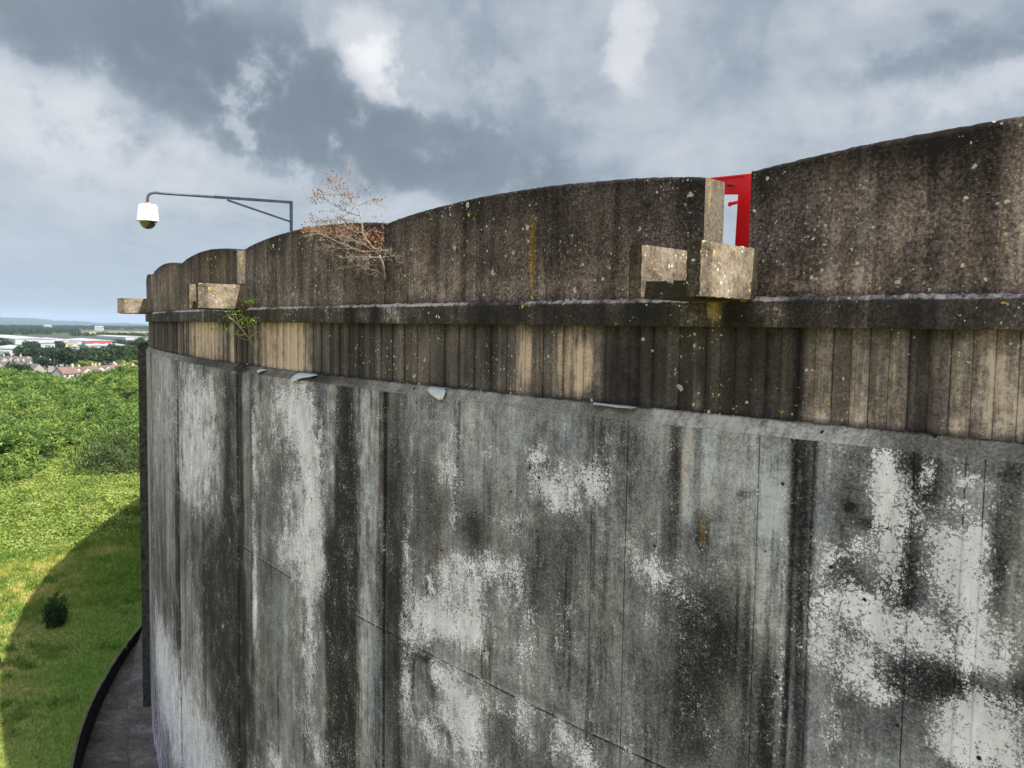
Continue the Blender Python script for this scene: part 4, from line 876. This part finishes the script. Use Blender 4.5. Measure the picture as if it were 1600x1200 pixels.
# ------------------------------------------------------------------ vegetation made of many small faces
def cards(cent, size, up_bias, rs, aspect=.35, spread=1.0):
    """thin leaf / blade quads at the given centres; returns verts, faces"""
    n = len(cent); d = rs.normal(size=(n, 3))*[spread, spread, spread*.8]; d[:, 2] += up_bias; d /= np.linalg.norm(d, axis=1)[:, None]
    w = np.cross(d, rs.normal(size=(n, 3))); w /= np.linalg.norm(w, axis=1)[:, None]+1e-9
    s = size[:, None]; a = cent-d*s*.5; b = cent+d*s*.5
    v = np.stack([a-w*s*aspect*.5, a+w*s*aspect*.5, b+w*s*aspect*.25, b-w*s*aspect*.25], 1).reshape(-1, 3)
    return v, np.arange(4*n).reshape(-1, 4)
def foliage_mat(name, dark, mid, light, scale=.5, seed=0, lush_=False):
    m, t, b = mat_base(name)
    g = t.vm('ADD', t.new('ShaderNodeNewGeometry').outputs['Position'], (seed, seed*.7, 0))
    n1 = t.noise(g, scale, 3, .6); n2 = t.noise(g, scale*9, 3, .7)
    v = t.math('ADD', t.math('MULTIPLY', n1, .55), t.math('MULTIPLY', n2, .45))
    c = t.ramp(v, [(.38, dark), (.5, mid), (.62, light)]); t.put(b.inputs['Base Color'], c)
    if lush_:
        g0 = t.new('ShaderNodeNewGeometry').outputs['Position']; q_ = t.vm('LENGTH', t.vm('MULTIPLY', t.vm('SUBTRACT', g0, (CX, CY, 0)), (1, 1, 0))).node.outputs['Value']
        lu = t.mr(t.math('ADD', q_, t.math('MULTIPLY', n1, 4.)), RT+3.5, RT+7.0, .85, 0, True); c = t.mix(lu, c, t.mix(n2, (.06, .15, .015), (.20, .36, .045))); t.put(b.inputs['Base Color'], c)
    b.inputs['Roughness'].default_value = .6
    tr = t.new('ShaderNodeBsdfTranslucent'); t.put(tr.inputs[0], c); mx = t.new('ShaderNodeMixShader'); mx.inputs[0].default_value = .3
    out = [x for x in t.n if x.type == 'OUTPUT_MATERIAL'][0]; t.l.new(b.outputs[0], mx.inputs[1]); t.l.new(tr.outputs[0], mx.inputs[2]); t.l.new(mx.outputs[0], out.inputs[0])
    return m
m_gorse = foliage_mat('gorse_needles', (.030, .066, .018), (.10, .180, .034), (.26, .34, .08), .35)
m_broom = foliage_mat('broom_leaves', (.07, .12, .025), (.16, .24, .045), (.32, .38, .09), .5, 5)
m_bramble = foliage_mat('bramble_leaves', (.10, .16, .03), (.20, .27, .05), (.33, .38, .11), .6)
m_grey = foliage_mat('olive_bush', (.025, .045, .015), (.065, .10, .03), (.13, .15, .06), .9)
m_blade = foliage_mat('grass_blades', (.07, .15, .018), (.22, .29, .045), (.50, .43, .14), .33, 3, True)
m_blade2 = foliage_mat('rank_grass', (.05, .13, .015), (.12, .22, .035), (.26, .30, .08), .5, 8)
def in_view(x, y, lo=-42, hi=-14):
    a = np.degrees(np.arctan2(x, y)); return (a > lo) & (a < hi)
PXD = 508.4
def canopy_h(x, y):
    a_ = np.degrees(np.arctan2(x, y)); d_ = np.hypot(x, y)
    return .95 - np.clip((d_-95)/40, 0, 1)*(1.3*np.exp(-((a_+27.9)/1.3)**2)-.35*np.exp(-((a_+24.8)/1.2)**2)) + .50*np.sin(x*.21+y*.13+1)*np.sin(y*.17-x*.1) + .35*np.sin(x*.55+2)*np.sin(y*.43) + .2*np.sin(x*1.3+y*.9)
def thicket():
    rs = np.random.default_rng(21)
    # lower boundary of the dense bushes, image pixels -> ground
    bnd = [(-120, 760), (0, 752), (50, 745), (80, 708), (130, 690), (150, 705), (190, 735), (228, 748), (300, 760)]
    bz = GZ+.8; B = [at_z(x, y, bz) for x, y in bnd]; ba = np.array([math.atan2(p[0], p[1]) for p in B]); bd = np.array([math.hypot(p[0], p[1]) for p in B])
    def bdist(x, y): return np.interp(np.arctan2(x, y), ba, bd)
    n = 7600; a = rs.uniform(R_(-41), R_(-17), n); d = np.sqrt(rs.uniform(38**2, 165**2, n)); x = d*np.sin(a); y = d*np.cos(a)
    ok = (d > bdist(x, y)) & (np.hypot(x-CX, y-CY) > RT+2); x, y = x[ok], y[ok]; d = np.hypot(x, y)
    gz = ground_z(x, y)
    h = canopy_h(x, y)*np.clip((d-bdist(x, y))/9, .35, 1)+.45
    h += np.clip((d-95)/40, 0, 1)*.3
    print('TUFTS', len(x))
    h = h+rs.uniform(-.45, .45, len(x))+.5*(np.sin(x*.9+3)*np.sin(y*.6)>.45); R0 = rs.uniform(.5, 1.05, len(x)); V = []; F = []; base = 0
    near = np.clip(95/d, .55, 1.6)
    for k in range(len(x)):
        m = int(80*min(1.5, near[k]**1.3)); u = rs.normal(size=(m, 3)); u /= np.linalg.norm(u, axis=1)[:, None]; u[:, 2] = np.abs(u[:, 2])*.9-.15
        rr = R0[k]*rs.uniform(.55, 1.05, m)[:, None]; c = np.array([x[k], y[k], gz[k]+h[k]-.3])+u*rr*[1, 1, .8]
        sz = rs.uniform(.12, .30, m)*(1 if near[k] > .8 else 1.35)
        dd = u+rs.normal(size=(m, 3))*.55; dd[:, 2] += .25; dd /= np.linalg.norm(dd, axis=1)[:, None]; w = np.cross(dd, rs.normal(size=(m, 3))); w /= np.linalg.norm(w, axis=1)[:, None]
        s = sz[:, None]; a_ = c-dd*s*.5; b_ = c+dd*s*.5
        V.append(np.stack([a_-w*s*.24, a_+w*s*.24, b_+w*s*.08, b_-w*s*.08], 1).reshape(-1, 3))
    lime = (np.sin(x*.31+1.3)*np.sin(y*.21+.5)+.35*np.sin(x*.9-y*.3)+rs.normal(size=len(x))*.22) > .42
    VL = np.concatenate([V[k] for k in range(len(V)) if lime[k]]); V = [V[k] for k in range(len(V)) if not lime[k]]
    o = link('broom_thicket', mesh_np('broom_thicket', VL, np.arange(len(VL)).reshape(-1, 4)), m_broom); tag(o, 'paler yellow green bushes scattered through the gorse', 'scrub', kind='stuff')
    V = np.concatenate(V); F = np.arange(len(V)).reshape(-1, 4)
    o = link('gorse_thicket', mesh_np('gorse_thicket', V, F), m_gorse); tag(o, 'dense green gorse and scrub covering the slope beyond the grass', 'scrub', kind='stuff')
    # shade between the bushes, painted as an uneven dark sheet below the needles
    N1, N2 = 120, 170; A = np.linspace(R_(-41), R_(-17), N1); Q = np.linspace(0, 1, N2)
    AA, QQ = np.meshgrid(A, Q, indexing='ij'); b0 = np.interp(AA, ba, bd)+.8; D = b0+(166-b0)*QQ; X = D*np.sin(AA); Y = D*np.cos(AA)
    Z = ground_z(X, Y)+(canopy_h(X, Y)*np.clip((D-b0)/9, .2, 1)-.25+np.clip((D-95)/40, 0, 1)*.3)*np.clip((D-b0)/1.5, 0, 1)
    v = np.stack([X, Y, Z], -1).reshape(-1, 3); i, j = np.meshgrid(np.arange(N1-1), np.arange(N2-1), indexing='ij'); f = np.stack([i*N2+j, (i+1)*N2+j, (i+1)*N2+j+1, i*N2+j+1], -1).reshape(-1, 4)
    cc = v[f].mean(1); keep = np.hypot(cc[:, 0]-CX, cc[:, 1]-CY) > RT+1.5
    mh = simple('bush_shade_dark', (.012, .022, .006), .95, 0, .4, 1.5)
    o = link('gorse_gap_shade', mesh_np('gorse_gap_shade', v, f[keep]), mh, None); tag(o, 'dark sheet painted as the shade inside the gorse scrub', 'scrub', kind='stuff')
    # bramble apron: pale low leaves between thicket and grass
    n = 15000; a = rs.uniform(R_(-41), R_(-17), n); d = rs.uniform(26, 75, n); x = d*np.sin(a); y = d*np.cos(a)
    low = [(-120, 850), (0, 858), (60, 862), (100, 855), (150, 838), (222, 808), (300, 800)]; L = [at_z(px, py, GZ) for px, py in low]; la = np.array([math.atan2(p[0], p[1]) for p in L]); ld = np.array([math.hypot(p[0], p[1]) for p in L])
    lo = np.interp(np.arctan2(x, y), la, ld)+rs.normal(size=n)*1.2; ok = (d > lo) & (d < bdist(x, y)+1.5) & (np.hypot(x-CX, y-CY) > RT+2.3); x, y, d, lo = x[ok], y[ok], d[ok], lo[ok]
    hh = (.25+.35*np.clip((d-lo)/8, 0, 1)+.15*np.sin(x*1.1)*np.sin(y*.8)); gz = lawn_z(x, y); cs_ = []; ss = []
    for k in range(len(x)):
        m = 26; c = np.array([x[k], y[k], gz[k]])+rs.normal(size=(m, 3))*[.30, .30, 0]+np.stack([np.zeros(m), np.zeros(m), rs.uniform(.25, 1.0, m)*hh[k]], 1); cs_.append(c); ss.append(rs.uniform(.07, .15, m))
    v, f = cards(np.concatenate(cs_), np.concatenate(ss), .25, rs, .65)
    o = link('bramble_patch', mesh_np('bramble_patch', v, f), m_bramble); tag(o, 'pale yellow green brambles between the gorse and the mown grass', 'brambles', kind='stuff')
    # grass
    n = 230000; a = rs.uniform(R_(-41), R_(-20), n); d = np.sqrt(rs.uniform(13**2, 62**2, n)); x = d*np.sin(a); y = d*np.cos(a); r = np.hypot(x-CX, y-CY); th = np.arctan2(y-CY, x-CX)
    lo = np.interp(np.arctan2(x, y), la, ld); ok = (r > edge_r(th)+.10) & (d < lo+6) & (x > -32); x, y, d, r = x[ok], y[ok], d[ok], r[ok]
    z = lawn_z(x, y); s = rs.uniform(.05, .14, len(x))*(1+.6*(d > 33)); c = np.stack([x, y, z+s*.35], 1); v, f = cards(c, s, 1.5, rs, .16, .7)
    nc = 2600; a = rs.uniform(R_(-41), R_(-20), nc); d = np.sqrt(rs.uniform(13**2, 52**2, nc)); x = d*np.sin(a); y = d*np.cos(a); r = np.hypot(x-CX, y-CY); th = np.arctan2(y-CY, x-CX)
    ok = (r > edge_r(th)+.3) & (d < np.interp(np.arctan2(x, y), la, ld)+4) & (x > -32) & (np.sin(x*.9+y*.4)+np.sin(y*1.3-x*.5)+rs.normal(size=nc)*.6 > .5); x, y = x[ok], y[ok]
    m = 34; cx_ = np.repeat(x, m)+rs.normal(size=len(x)*m)*.13; cy_ = np.repeat(y, m)+rs.normal(size=len(x)*m)*.13; s2 = rs.uniform(.14, .30, len(cx_)); c2 = np.stack([cx_, cy_, lawn_z(cx_, cy_)+s2*.4], 1)
    v2, f2 = cards(c2, s2, 1.1, rs, .10, .6); link_clumps = mesh_np('grass_clumps', v2, f2); tag(link('grass_clumps', link_clumps, m_blade2), 'coarser tufts of rank grass dotted over the lawn', 'grass', kind='stuff')
    o = link('grass', mesh_np('grass', v, f), m_blade); tag(o, 'rough sunlit grass with dry yellow patches on the slope', 'grass', kind='stuff')
thicket()
def bush(name, px, py, rad, h, mat, n, label, sz, seed, zoff=0):
    rs = np.random.default_rng(seed); p = at_z(px, py, GZ); gz = float(lawn_z(np.array([p[0]]), np.array([p[1]]))[0])+zoff
    root = empty(name, (p[0], p[1], gz), label=label, cat='bush')
    u = rs.normal(size=(n, 3)); u /= np.linalg.norm(u, axis=1)[:, None]; u[:, 2] = np.abs(u[:, 2]); lob = 1+.45*np.sin(np.arctan2(u[:, 1], u[:, 0])*2+seed)+.2*np.sin(u[:, 2]*7+seed)
    c = u*(rad*rs.uniform(.25, 1, n)**.6*lob)[:, None]*[1, 1, h/rad]; v, f = cards(c, rs.uniform(.6, 1.3, n)*sz, .8, rs, .22, .8)
    link('foliage', mesh_np('foliage', v, f), mat, root)
    mb = MB()
    for k in range(7): a = k*.9; e = np.array([math.cos(a)*rad*.5, math.sin(a)*rad*.5, h*.7]); mb.tube([(0, 0, -.05), e*.5+[0, 0, .05], e], [.02, .014, .005], 5)
    mb.build('stems', m_bark, root)
m_dkbush = foliage_mat('dark_gorse', (.012, .03, .006), (.03, .065, .014), (.06, .10, .02), 1.2)
bush('gorse_bush', 87, 982, .48, .85, m_dkbush, 1500, 'lone dark gorse bush in the grass on the shadow edge', .16, 4)
bush('olive_shrub', 178, 742, 2.6, 3.0, m_grey, 6000, 'dull olive grey shrub standing out of the brambles below the gorse', .28, 5)
bush('olive_shrub', 206, 752, 1.7, 1.8, m_grey, 2500, 'smaller olive grey shrub beside the tank wall edge', .28, 6)

# ------------------------------------------------------------------ the town on the plain
def at_plain(px, py): p = at_z(px, py, PLAIN); return p
m_crown = [foliage_mat('tree_crown_dark', (.010, .022, .010), (.020, .042, .014), (.045, .075, .022), .15, 1), foliage_mat('tree_crown_mid', (.02, .045, .012), (.045, .085, .02), (.09, .14, .035), .15, 2), foliage_mat('tree_crown_lime', (.12, .17, .02), (.22, .28, .04), (.34, .38, .07), .3, 3)]
m_trunk = simple('tree_trunk', (.05, .04, .03), .9)
def tree_proto(kind, seed):
    rs = np.random.default_rng(seed); root = empty('tree', (0, 0, 0), label='x', cat='tree')
    c = []; 
    for k in range(9):
        q = rs.normal(size=3)*[1.7, 1.7, 1.2]+[0, 0, 5.4]; r = rs.uniform(1.2, 2.1); u = rs.normal(size=(110, 3)); u /= np.linalg.norm(u, axis=1)[:, None]; c.append(q+u*r*rs.uniform(.7, 1.05, 110)[:, None])
    c = np.concatenate(c); v, f = cards(c, rs.uniform(.5, 1.0, len(c)), .3, rs, .8); link('crown', mesh_np('crown', v, f), m_crown[kind], root)
    mb = MB(); mb.tube([(0, 0, -.3), (.05, 0, 2.5), (0, .1, 5)], [.3, .22, .1], 7); mb.tube([(0, .0, 2.4), (.9, .3, 4.4)], [.13, .05], 5); mb.tube([(0, .0, 2.8), (-.8, -.4, 4.6)], [.12, .05], 5); mb.build('trunk', m_trunk, root)
    return root
protos = [tree_proto(0, 31), tree_proto(1, 32), tree_proto(2, 33)]; used = [False]*3
def place_tree(kind, px, py, h, label, group):
    o = copy_tree(protos[kind]) if used[kind] else protos[kind]; used[kind] = True
    p = at_plain(px, py); s = h/7.5; o.location = p; o.scale = (s*random.uniform(.9, 1.25), s*random.uniform(.9, 1.25), s); o.rotation_euler.z = random.uniform(0, 6)
    o['label'] = label; o['group'] = group
TREES = [ # kind, px, foot py, height
 (1, 2, 607, 9), (0, 20, 604, 8), (0, 33, 600, 9), (1, 45, 596, 7), (0, 66, 583, 9), (0, 74, 584, 8), (0, 36, 570, 5), (1, 12, 563, 6), (1, 28, 556, 8), (0, 92, 578, 11), (0, 101, 580, 12), (0, 109, 578, 11), (1, 118, 575, 9),
 (1, 136, 572, 10), (0, 145, 571, 10), (1, 153, 572, 10), (0, 161, 570, 11), (1, 169, 571, 11), (0, 178, 570, 11), (0, 188, 566, 12), (0, 196, 566, 12), (1, 201, 573, 11), (1, 211, 572, 13), (0, 216, 566, 15), (1, 222, 560, 16), (2, 131, 580, 6), (2, 140, 581, 6), (2, 122, 582, 4), (2, 146, 580, 5), (2, 196, 583, 7), (2, 204, 584, 6), (2, 215, 578, 6), (2, 190, 584, 5)]
ADJ = {0: 'dark green', 1: 'mid green', 2: 'lime yellow'}
ORD = ['first', 'second', 'third', 'fourth', 'fifth', 'sixth', 'seventh', 'eighth', 'ninth', 'tenth', 'eleventh', 'twelfth', 'thirteenth', 'fourteenth', 'fifteenth', 'sixteenth', 'seventeenth', 'eighteenth']
TREES.sort(key=lambda a: a[1]); cnt_ = {}
for i, (k, px, py, h) in enumerate(TREES):
    if k == 2: lab = 'lime yellow bushy tree among red roofs' ; grp = 'lime trees among the red houses'
    elif px < 60: lab = ADJ[k]+' tree beside the grey roofed houses'; grp = ADJ[k]+' trees by the grey houses'
    elif px < 125: lab = ADJ[k]+' tree between the grey and red roofs'; grp = ADJ[k]+' trees in the middle clump'
    else: lab = ADJ[k]+' tree behind the red tiled houses'; grp = ADJ[k]+' trees behind the red houses'
    cnt_[grp] = cnt_.get(grp, -1)+1; place_tree(k, px, py, h, lab+', '+ORD[cnt_[grp]]+' from the left', grp)
# woods that read as one mass
def woods(name, lines, mat, label, seed):
    rs = np.random.default_rng(seed); cs_ = []; ss = []
    for (x0, x1, y0, y1, h, dens) in lines:
        for _ in range(dens):
            px = rs.uniform(x0, x1); py = rs.uniform(y0, y1); p = at_plain(px, py); hh = h*rs.uniform(.6, 1.2); m = 34; sc = max(1, abs(p[1])/900)
            u = rs.normal(size=(m, 3)); u /= np.linalg.norm(u, axis=1)[:, None]; c = p+[0, 0, hh*.55]+u*[hh*.6*sc**.35, hh*.6*sc**.35, hh*.42]; cs_.append(c); ss.append(rs.uniform(1.0, 2.0, m)*sc**.4)
    v, f = cards(np.concatenate(cs_), np.concatenate(ss), .2, rs, .9); tag(link(name, mesh_np(name, v, f), mat), label, 'woodland', kind='stuff')
woods('far_woodland', [(-60, 300, 511, 513.2, 11, 700), (-60, 300, 513, 516, 9, 500), (-60, 125, 516, 521, 7, 300), (-60, 80, 519, 523.5, 6, 90), (110, 280, 522, 525.5, 6, 130), (190, 280, 524, 529, 6, 60)], m_crown[0], 'bluish far woods and hedges spread over the plain', 41)
woods('town_tree_belt', [(26, 112, 553, 557, 6, 190), (112, 128, 555, 558, 5, 30), (40, 60, 541, 545, 6, 50), (88, 98, 541, 543, 6, 25), (0, 16, 541, 545, 6, 35), (128, 150, 553, 558, 6, 70), (-40, 14, 534, 537, 6, 40), (178, 192, 537, 545, 6, 40), (150, 185, 556, 564, 6, 80), (195, 215, 540, 548, 6, 50), (212, 300, 535, 565, 8, 150), (-60, 8, 590, 600, 5, 30)], m_crown[0], 'dark green belts of trees round the warehouses', 42)
# houses
m_rtile = simple('red_brown_tiles', (.15, .095, .078), .85, 0, .22, .8); m_gtile = simple('grey_tiles', (.10, .085, .088), .85, 0, .25, .8)
m_render = simple('pale_render', (.42, .40, .37), .85, 0, .08, .6); m_grender = simple('grey_render', (.30, .28, .26), .85, 0, .15, .6); m_pane = simple('dark_pane', (.03, .035, .04), .2); m_chim = simple('chimney_render', (.50, .44, .38), .9)
def house_proto(wall, tile, w=8.0, l=9.0, hw_=4.8, hr=2.9):
    root = empty('house', (0, 0, 0), label='x', cat='house')
    mb = MB(); x, y = w/2, l/2
    vs = [(-x, -y, 0), (x, -y, 0), (x, y, 0), (-x, y, 0), (-x, -y, hw_), (x, -y, hw_), (x, y, hw_), (-x, y, hw_), (0, -y, hw_+hr), (0, y, hw_+hr)]
    mb.add(vs, [(0, 1, 5, 4), (1, 2, 6, 5), (2, 3, 7, 6), (3, 0, 4, 7), (4, 5, 8), (6, 7, 9)]); mb.build('wall', wall, root)
    mb = MB(); e = .35; t = .16
    for sgn in (-1, 1):
        A = [(sgn*(x+e), -y-.25, hw_-e*hr/x), (sgn*(x+e), y+.25, hw_-e*hr/x), (0, y+.25, hw_+hr+.0), (0, -y-.25, hw_+hr+.0)]
        mb.hexa([(a, b, c+.02) for a, b, c in A]+[(a, b, c+t) for a, b, c in A])
    rf = mb.build('roof', tile, root)
    mb = MB(); mb.box(-.45, .45, y-1.2, y-.3, hw_+hr-.5, hw_+hr+1.4); mb.box(-.2, .2, y-.9, y-.6, hw_+hr+1.4, hw_+hr+1.8); mb.build('chimney', m_chim, rf)
    for sx in (-1, 1):
        for yy in (-l*.25, l*.25):
            for zz in (.9, 3.0): mb = MB(); mb.box(sx*x-.03 if sx > 0 else -x-.03, sx*x+.03 if sx > 0 else -x+.03, yy-.6, yy+.6, zz, zz+1.2); mb.build('window', m_pane, root)
    return root
hp = {'red': house_proto(m_render, m_rtile), 'grey': house_proto(m_grender, m_gtile)}; hused = {}
def place_house(k, px, py, rz, s, label, group):
    o = copy_tree(hp[k]) if k in hused else hp[k]; hused[k] = 1
    p = at_plain(px, py); o.location = (p[0], p[1], PLAIN); o.rotation_euler.z = rz; o.scale = (s, s, s)
    o['label'] = label; o['group'] = group
# ridge foot rows follow from the roof heights
H1 = [(103, 598, -.42, 1.0), (117, 594, 1.0, .95), (130, 594, 1.1, .95), (141, 592, -.45, .95), (151, 591, 1.1, .95), (162, 590, 1.12, .95), (173, 589, -.42, .95), (184, 587, 1.1, .95), (200, 592, 1.1, .95), (213, 591, 1.0, .95), (226, 590, 1.1, .95)]
for i, (px, py, rz, s) in enumerate(H1):
    if i == 0: place_house('red', px, py, rz, s, 'red tiled house showing its pale gable end above the gorse, leftmost of the red row', 'red tiled houses')
    else: place_house('red', px, py, rz, s*.9, 'red tiled house, '+ORD[i]+' from the left in the row beyond the gorse', 'red tiled houses')
H2 = [(4, 582, .2, .9), (15, 580, .3, .9), (26, 581, .2, .9), (40, 574, 1.4, 1.0), (50, 576, 1.2, .9), (60, 579, -.3, .9), (70, 576, 1.3, .95), (77, 581, .3, .9), (40, 584, .8, 1.0), (54, 586, 1.2, .9), (86, 572, 1.3, .95), (94, 571, 1.3, .9), (124, 571, 1.3, .9), (2, 572, 1.2, .9), (12, 571, 1.3, .9), (23, 571, 1.2, .9), (-10, 580, .3, .9), (-22, 575, 1.2, .9)]
H2 = [h for h in H2 if h[0] > -4]; H2.sort(key=lambda h: h[0])
H2f = [h for h in H2 if h[1] < 578]; H2n = [h for h in H2 if h[1] >= 578]
for L_, w_ in ((H2f, 'back'), (H2n, 'front')):
    for i, (px, py, rz, s) in enumerate(L_): place_house('grey', px, py, rz, s*.9, 'grey roofed house in the '+w_+' row of the estate, '+ORD[i]+' from the left', 'grey roofed houses')
# warehouses
m_wr = simple('warehouse_roof', (.30, .33, .36), .7, 0, .2, .03); m_ww = simple('warehouse_wall', (.38, .39, .40), .7, 0, .06, .05); m_wred = simple('red_fascia', (.40, .07, .05), .7); m_wyel = simple('yellow_cladding', (.50, .42, .12), .7); m_door = simple('roller_door', (.16, .18, .21), .6)
def warehouse(x0, x1, yfoot, ytop, depth, label, wall=m_ww, fascia=None):
    A = at_plain(x0, yfoot); B = at_plain(x1, yfoot); d = np.hypot(A[0], A[1]); w = np.linalg.norm((B-A)[:2]); mid = (A+B)/2
    h = max(5., (yfoot-ytop)*d/FPX*.8); h = min(h, 11)
    root = empty('warehouse', (mid[0], mid[1], PLAIN), label=label, cat='warehouse'); root['group'] = 'warehouses on the industrial estate'
    ang = math.atan2((B-A)[1], (B-A)[0]); root.rotation_euler.z = ang; nb = max(1, int(w/30)); bw = w/nb
    mb = MB(); mb.box(-w/2, w/2, 0, depth, 0, h); mb.build('wall', wall, root)
    mb = MB()
    for k in range(nb):
        a = -w/2+k*bw; mb.add([(a, -.5, h+.03), (a+bw/2, -.5, h+1.6), (a+bw, -.5, h+.03), (a, depth+.5, h+.03), (a+bw/2, depth+.5, h+1.6), (a+bw, depth+.5, h+.03)], [(0, 1, 4, 3), (1, 2, 5, 4), (0, 2, 1), (3, 4, 5)])
    mb.build('roof', m_wr, root)
    for k in range(nb): mb = MB(); c = -w/2+(k+.5)*bw; mb.box(c-3, c+3, -.12, -.02, 0, h*.6); mb.build('loading_door', m_door, root)
    if fascia: mb = MB(); mb.box(-w*.5, w*.35, -.5, -.15, h*.45, h*.95); mb.build('fascia', fascia, root)
warehouse(24, 88, 538, 529, 260, 'large pale warehouse with wide roof, left of the long row')
warehouse(90, 130, 538.5, 532, 170, 'pale grey warehouse in the middle of the long row')
warehouse(133, 184, 539, 532, 130, 'warehouse with a red front band at the right of the long row', fascia=m_wred)
warehouse(99, 121, 542, 538, 30, 'low yellow clad shed in front of the long row', wall=m_wyel)
warehouse(-20, 23, 554, 547, 90, 'grey roofed warehouse at the left edge behind the houses')
warehouse(138, 176, 548, 543, 60, 'low white warehouse right of the dark tree belt')
warehouse(165, 200, 547, 542, 60, 'white roofed shed standing right of the low white warehouse')
warehouse(184, 206, 553, 546, 40, 'small bright white shed nearest the tank edge')
warehouse(112, 125, 550, 544, 30, 'small white shed in a break of the dark tree belt')
warehouse(16, 43, 535.5, 532, 90, 'narrow grey shed in front of the large pale warehouse')
warehouse(64, 86, 543, 539.5, 40, 'thin white shed behind the dark tree belt')
warehouse(-10, 12, 530, 526, 120, 'far pale shed at the left edge by the woods')
warehouse(-6, 8, 541, 536, 50, 'small white shed at the left edge among trees')
warehouse(196, 232, 531, 527, 120, 'far pale shed at the tank edge by the yellow field')
for px, py, lab in ((75, 513.5, 'tiny white farm building far left on the wooded ridge'), (155, 516.5, 'tiny white farm building on the ridge above the yellow field')):
    p = at_plain(px, py); r = empty('farm_building', (p[0], p[1], PLAIN+8), label=lab, cat='building'); mb = MB(); mb.box(-14, 14, -7, 7, -8, 4); mb.build('wall', m_ww, r); mb = MB(); mb.add([(-15, -8, 4.1), (15, -8, 4.1), (15, 8, 4.1), (-15, 8, 4.1), (-15, 0, 8), (15, 0, 8)], [(0, 1, 5, 4), (2, 3, 4, 5), (0, 4, 3), (1, 2, 5)]); mb.build('roof', m_wr, r)
# straw coloured field
mf = simple('straw_field', (.24, .22, .09), .95, 0, .2, .01)
P = [at_plain(x, y) for x, y in ((105, 522.5), (260, 524), (260, 519), (150, 518.5))]; tag(link('field', mesh_np('field', [(p[0], p[1], PLAIN+.6) for p in P], [(0, 1, 2, 3)]), mf), kind='structure')
# hills on the horizon
def hills():
    prof = [(-300, 492), (-120, 493), (0, 495), (43, 497), (86, 500), (122, 502), (158, 504), (215, 505.5), (300, 506.5), (400, 507), (700, 508)]; D = 13500
    V = []; rs = np.random.default_rng(9); xs = np.linspace(-300, 700, 260)
    for x in xs:
        y = np.interp(x, [p[0] for p in prof], [p[1] for p in prof])+.5*math.sin(x*.09)+.25*math.sin(x*.31)
        r = ray(x, y); k = D/math.hypot(r[0], r[1]); top = r*k
        f_ = np.array([r[0], r[1]])/math.hypot(r[0], r[1])
        for q, hq in ((-3400, 0), (-2000, .35), (-900, .75), (0, 1), (900, .7), (2200, 0)):
            V.append((top[0]+f_[0]*q, top[1]+f_[1]*q, PLAIN-2+(top[2]-PLAIN+2)*hq))
    F = [(i*6+j, i*6+j+1, (i+1)*6+j+1, (i+1)*6+j) for i in range(len(xs)-1) for j in range(5)]
    mh = simple('hill_pasture', (.035, .055, .05), .95, 0, .4, .0016)
    tag(link('hills', mesh_np('hills', V, F, True), mh), kind='structure')
hills()
# ------------------------------------------------------------------ haze
HZ = 4.2e-5
mb = MB(); mb.box(-17500, 17500, -17500, 17500, -60, 160); hz = mb.build('haze', None); tag(hz, 'thin blue air over the plain', 'haze', kind='stuff')
m = bpy.data.materials.new('haze_air'); m.use_nodes = True; m.node_tree.nodes.clear(); t = NT(m.node_tree); pv = t.new('ShaderNodeVolumePrincipled'); pv.inputs['Color'].default_value = (.60, .76, 1, 1); pv.inputs['Density'].default_value = HZ; pv.inputs['Anisotropy'].default_value = 0
o = t.new('ShaderNodeOutputMaterial'); t.l.new(pv.outputs[0], o.inputs['Volume']); hz.data.materials.append(m)
scn.cycles.volume_bounces = 0
print('VERTS', sum(len(o.data.vertices) for o in scn.objects if o.type == 'MESH'))
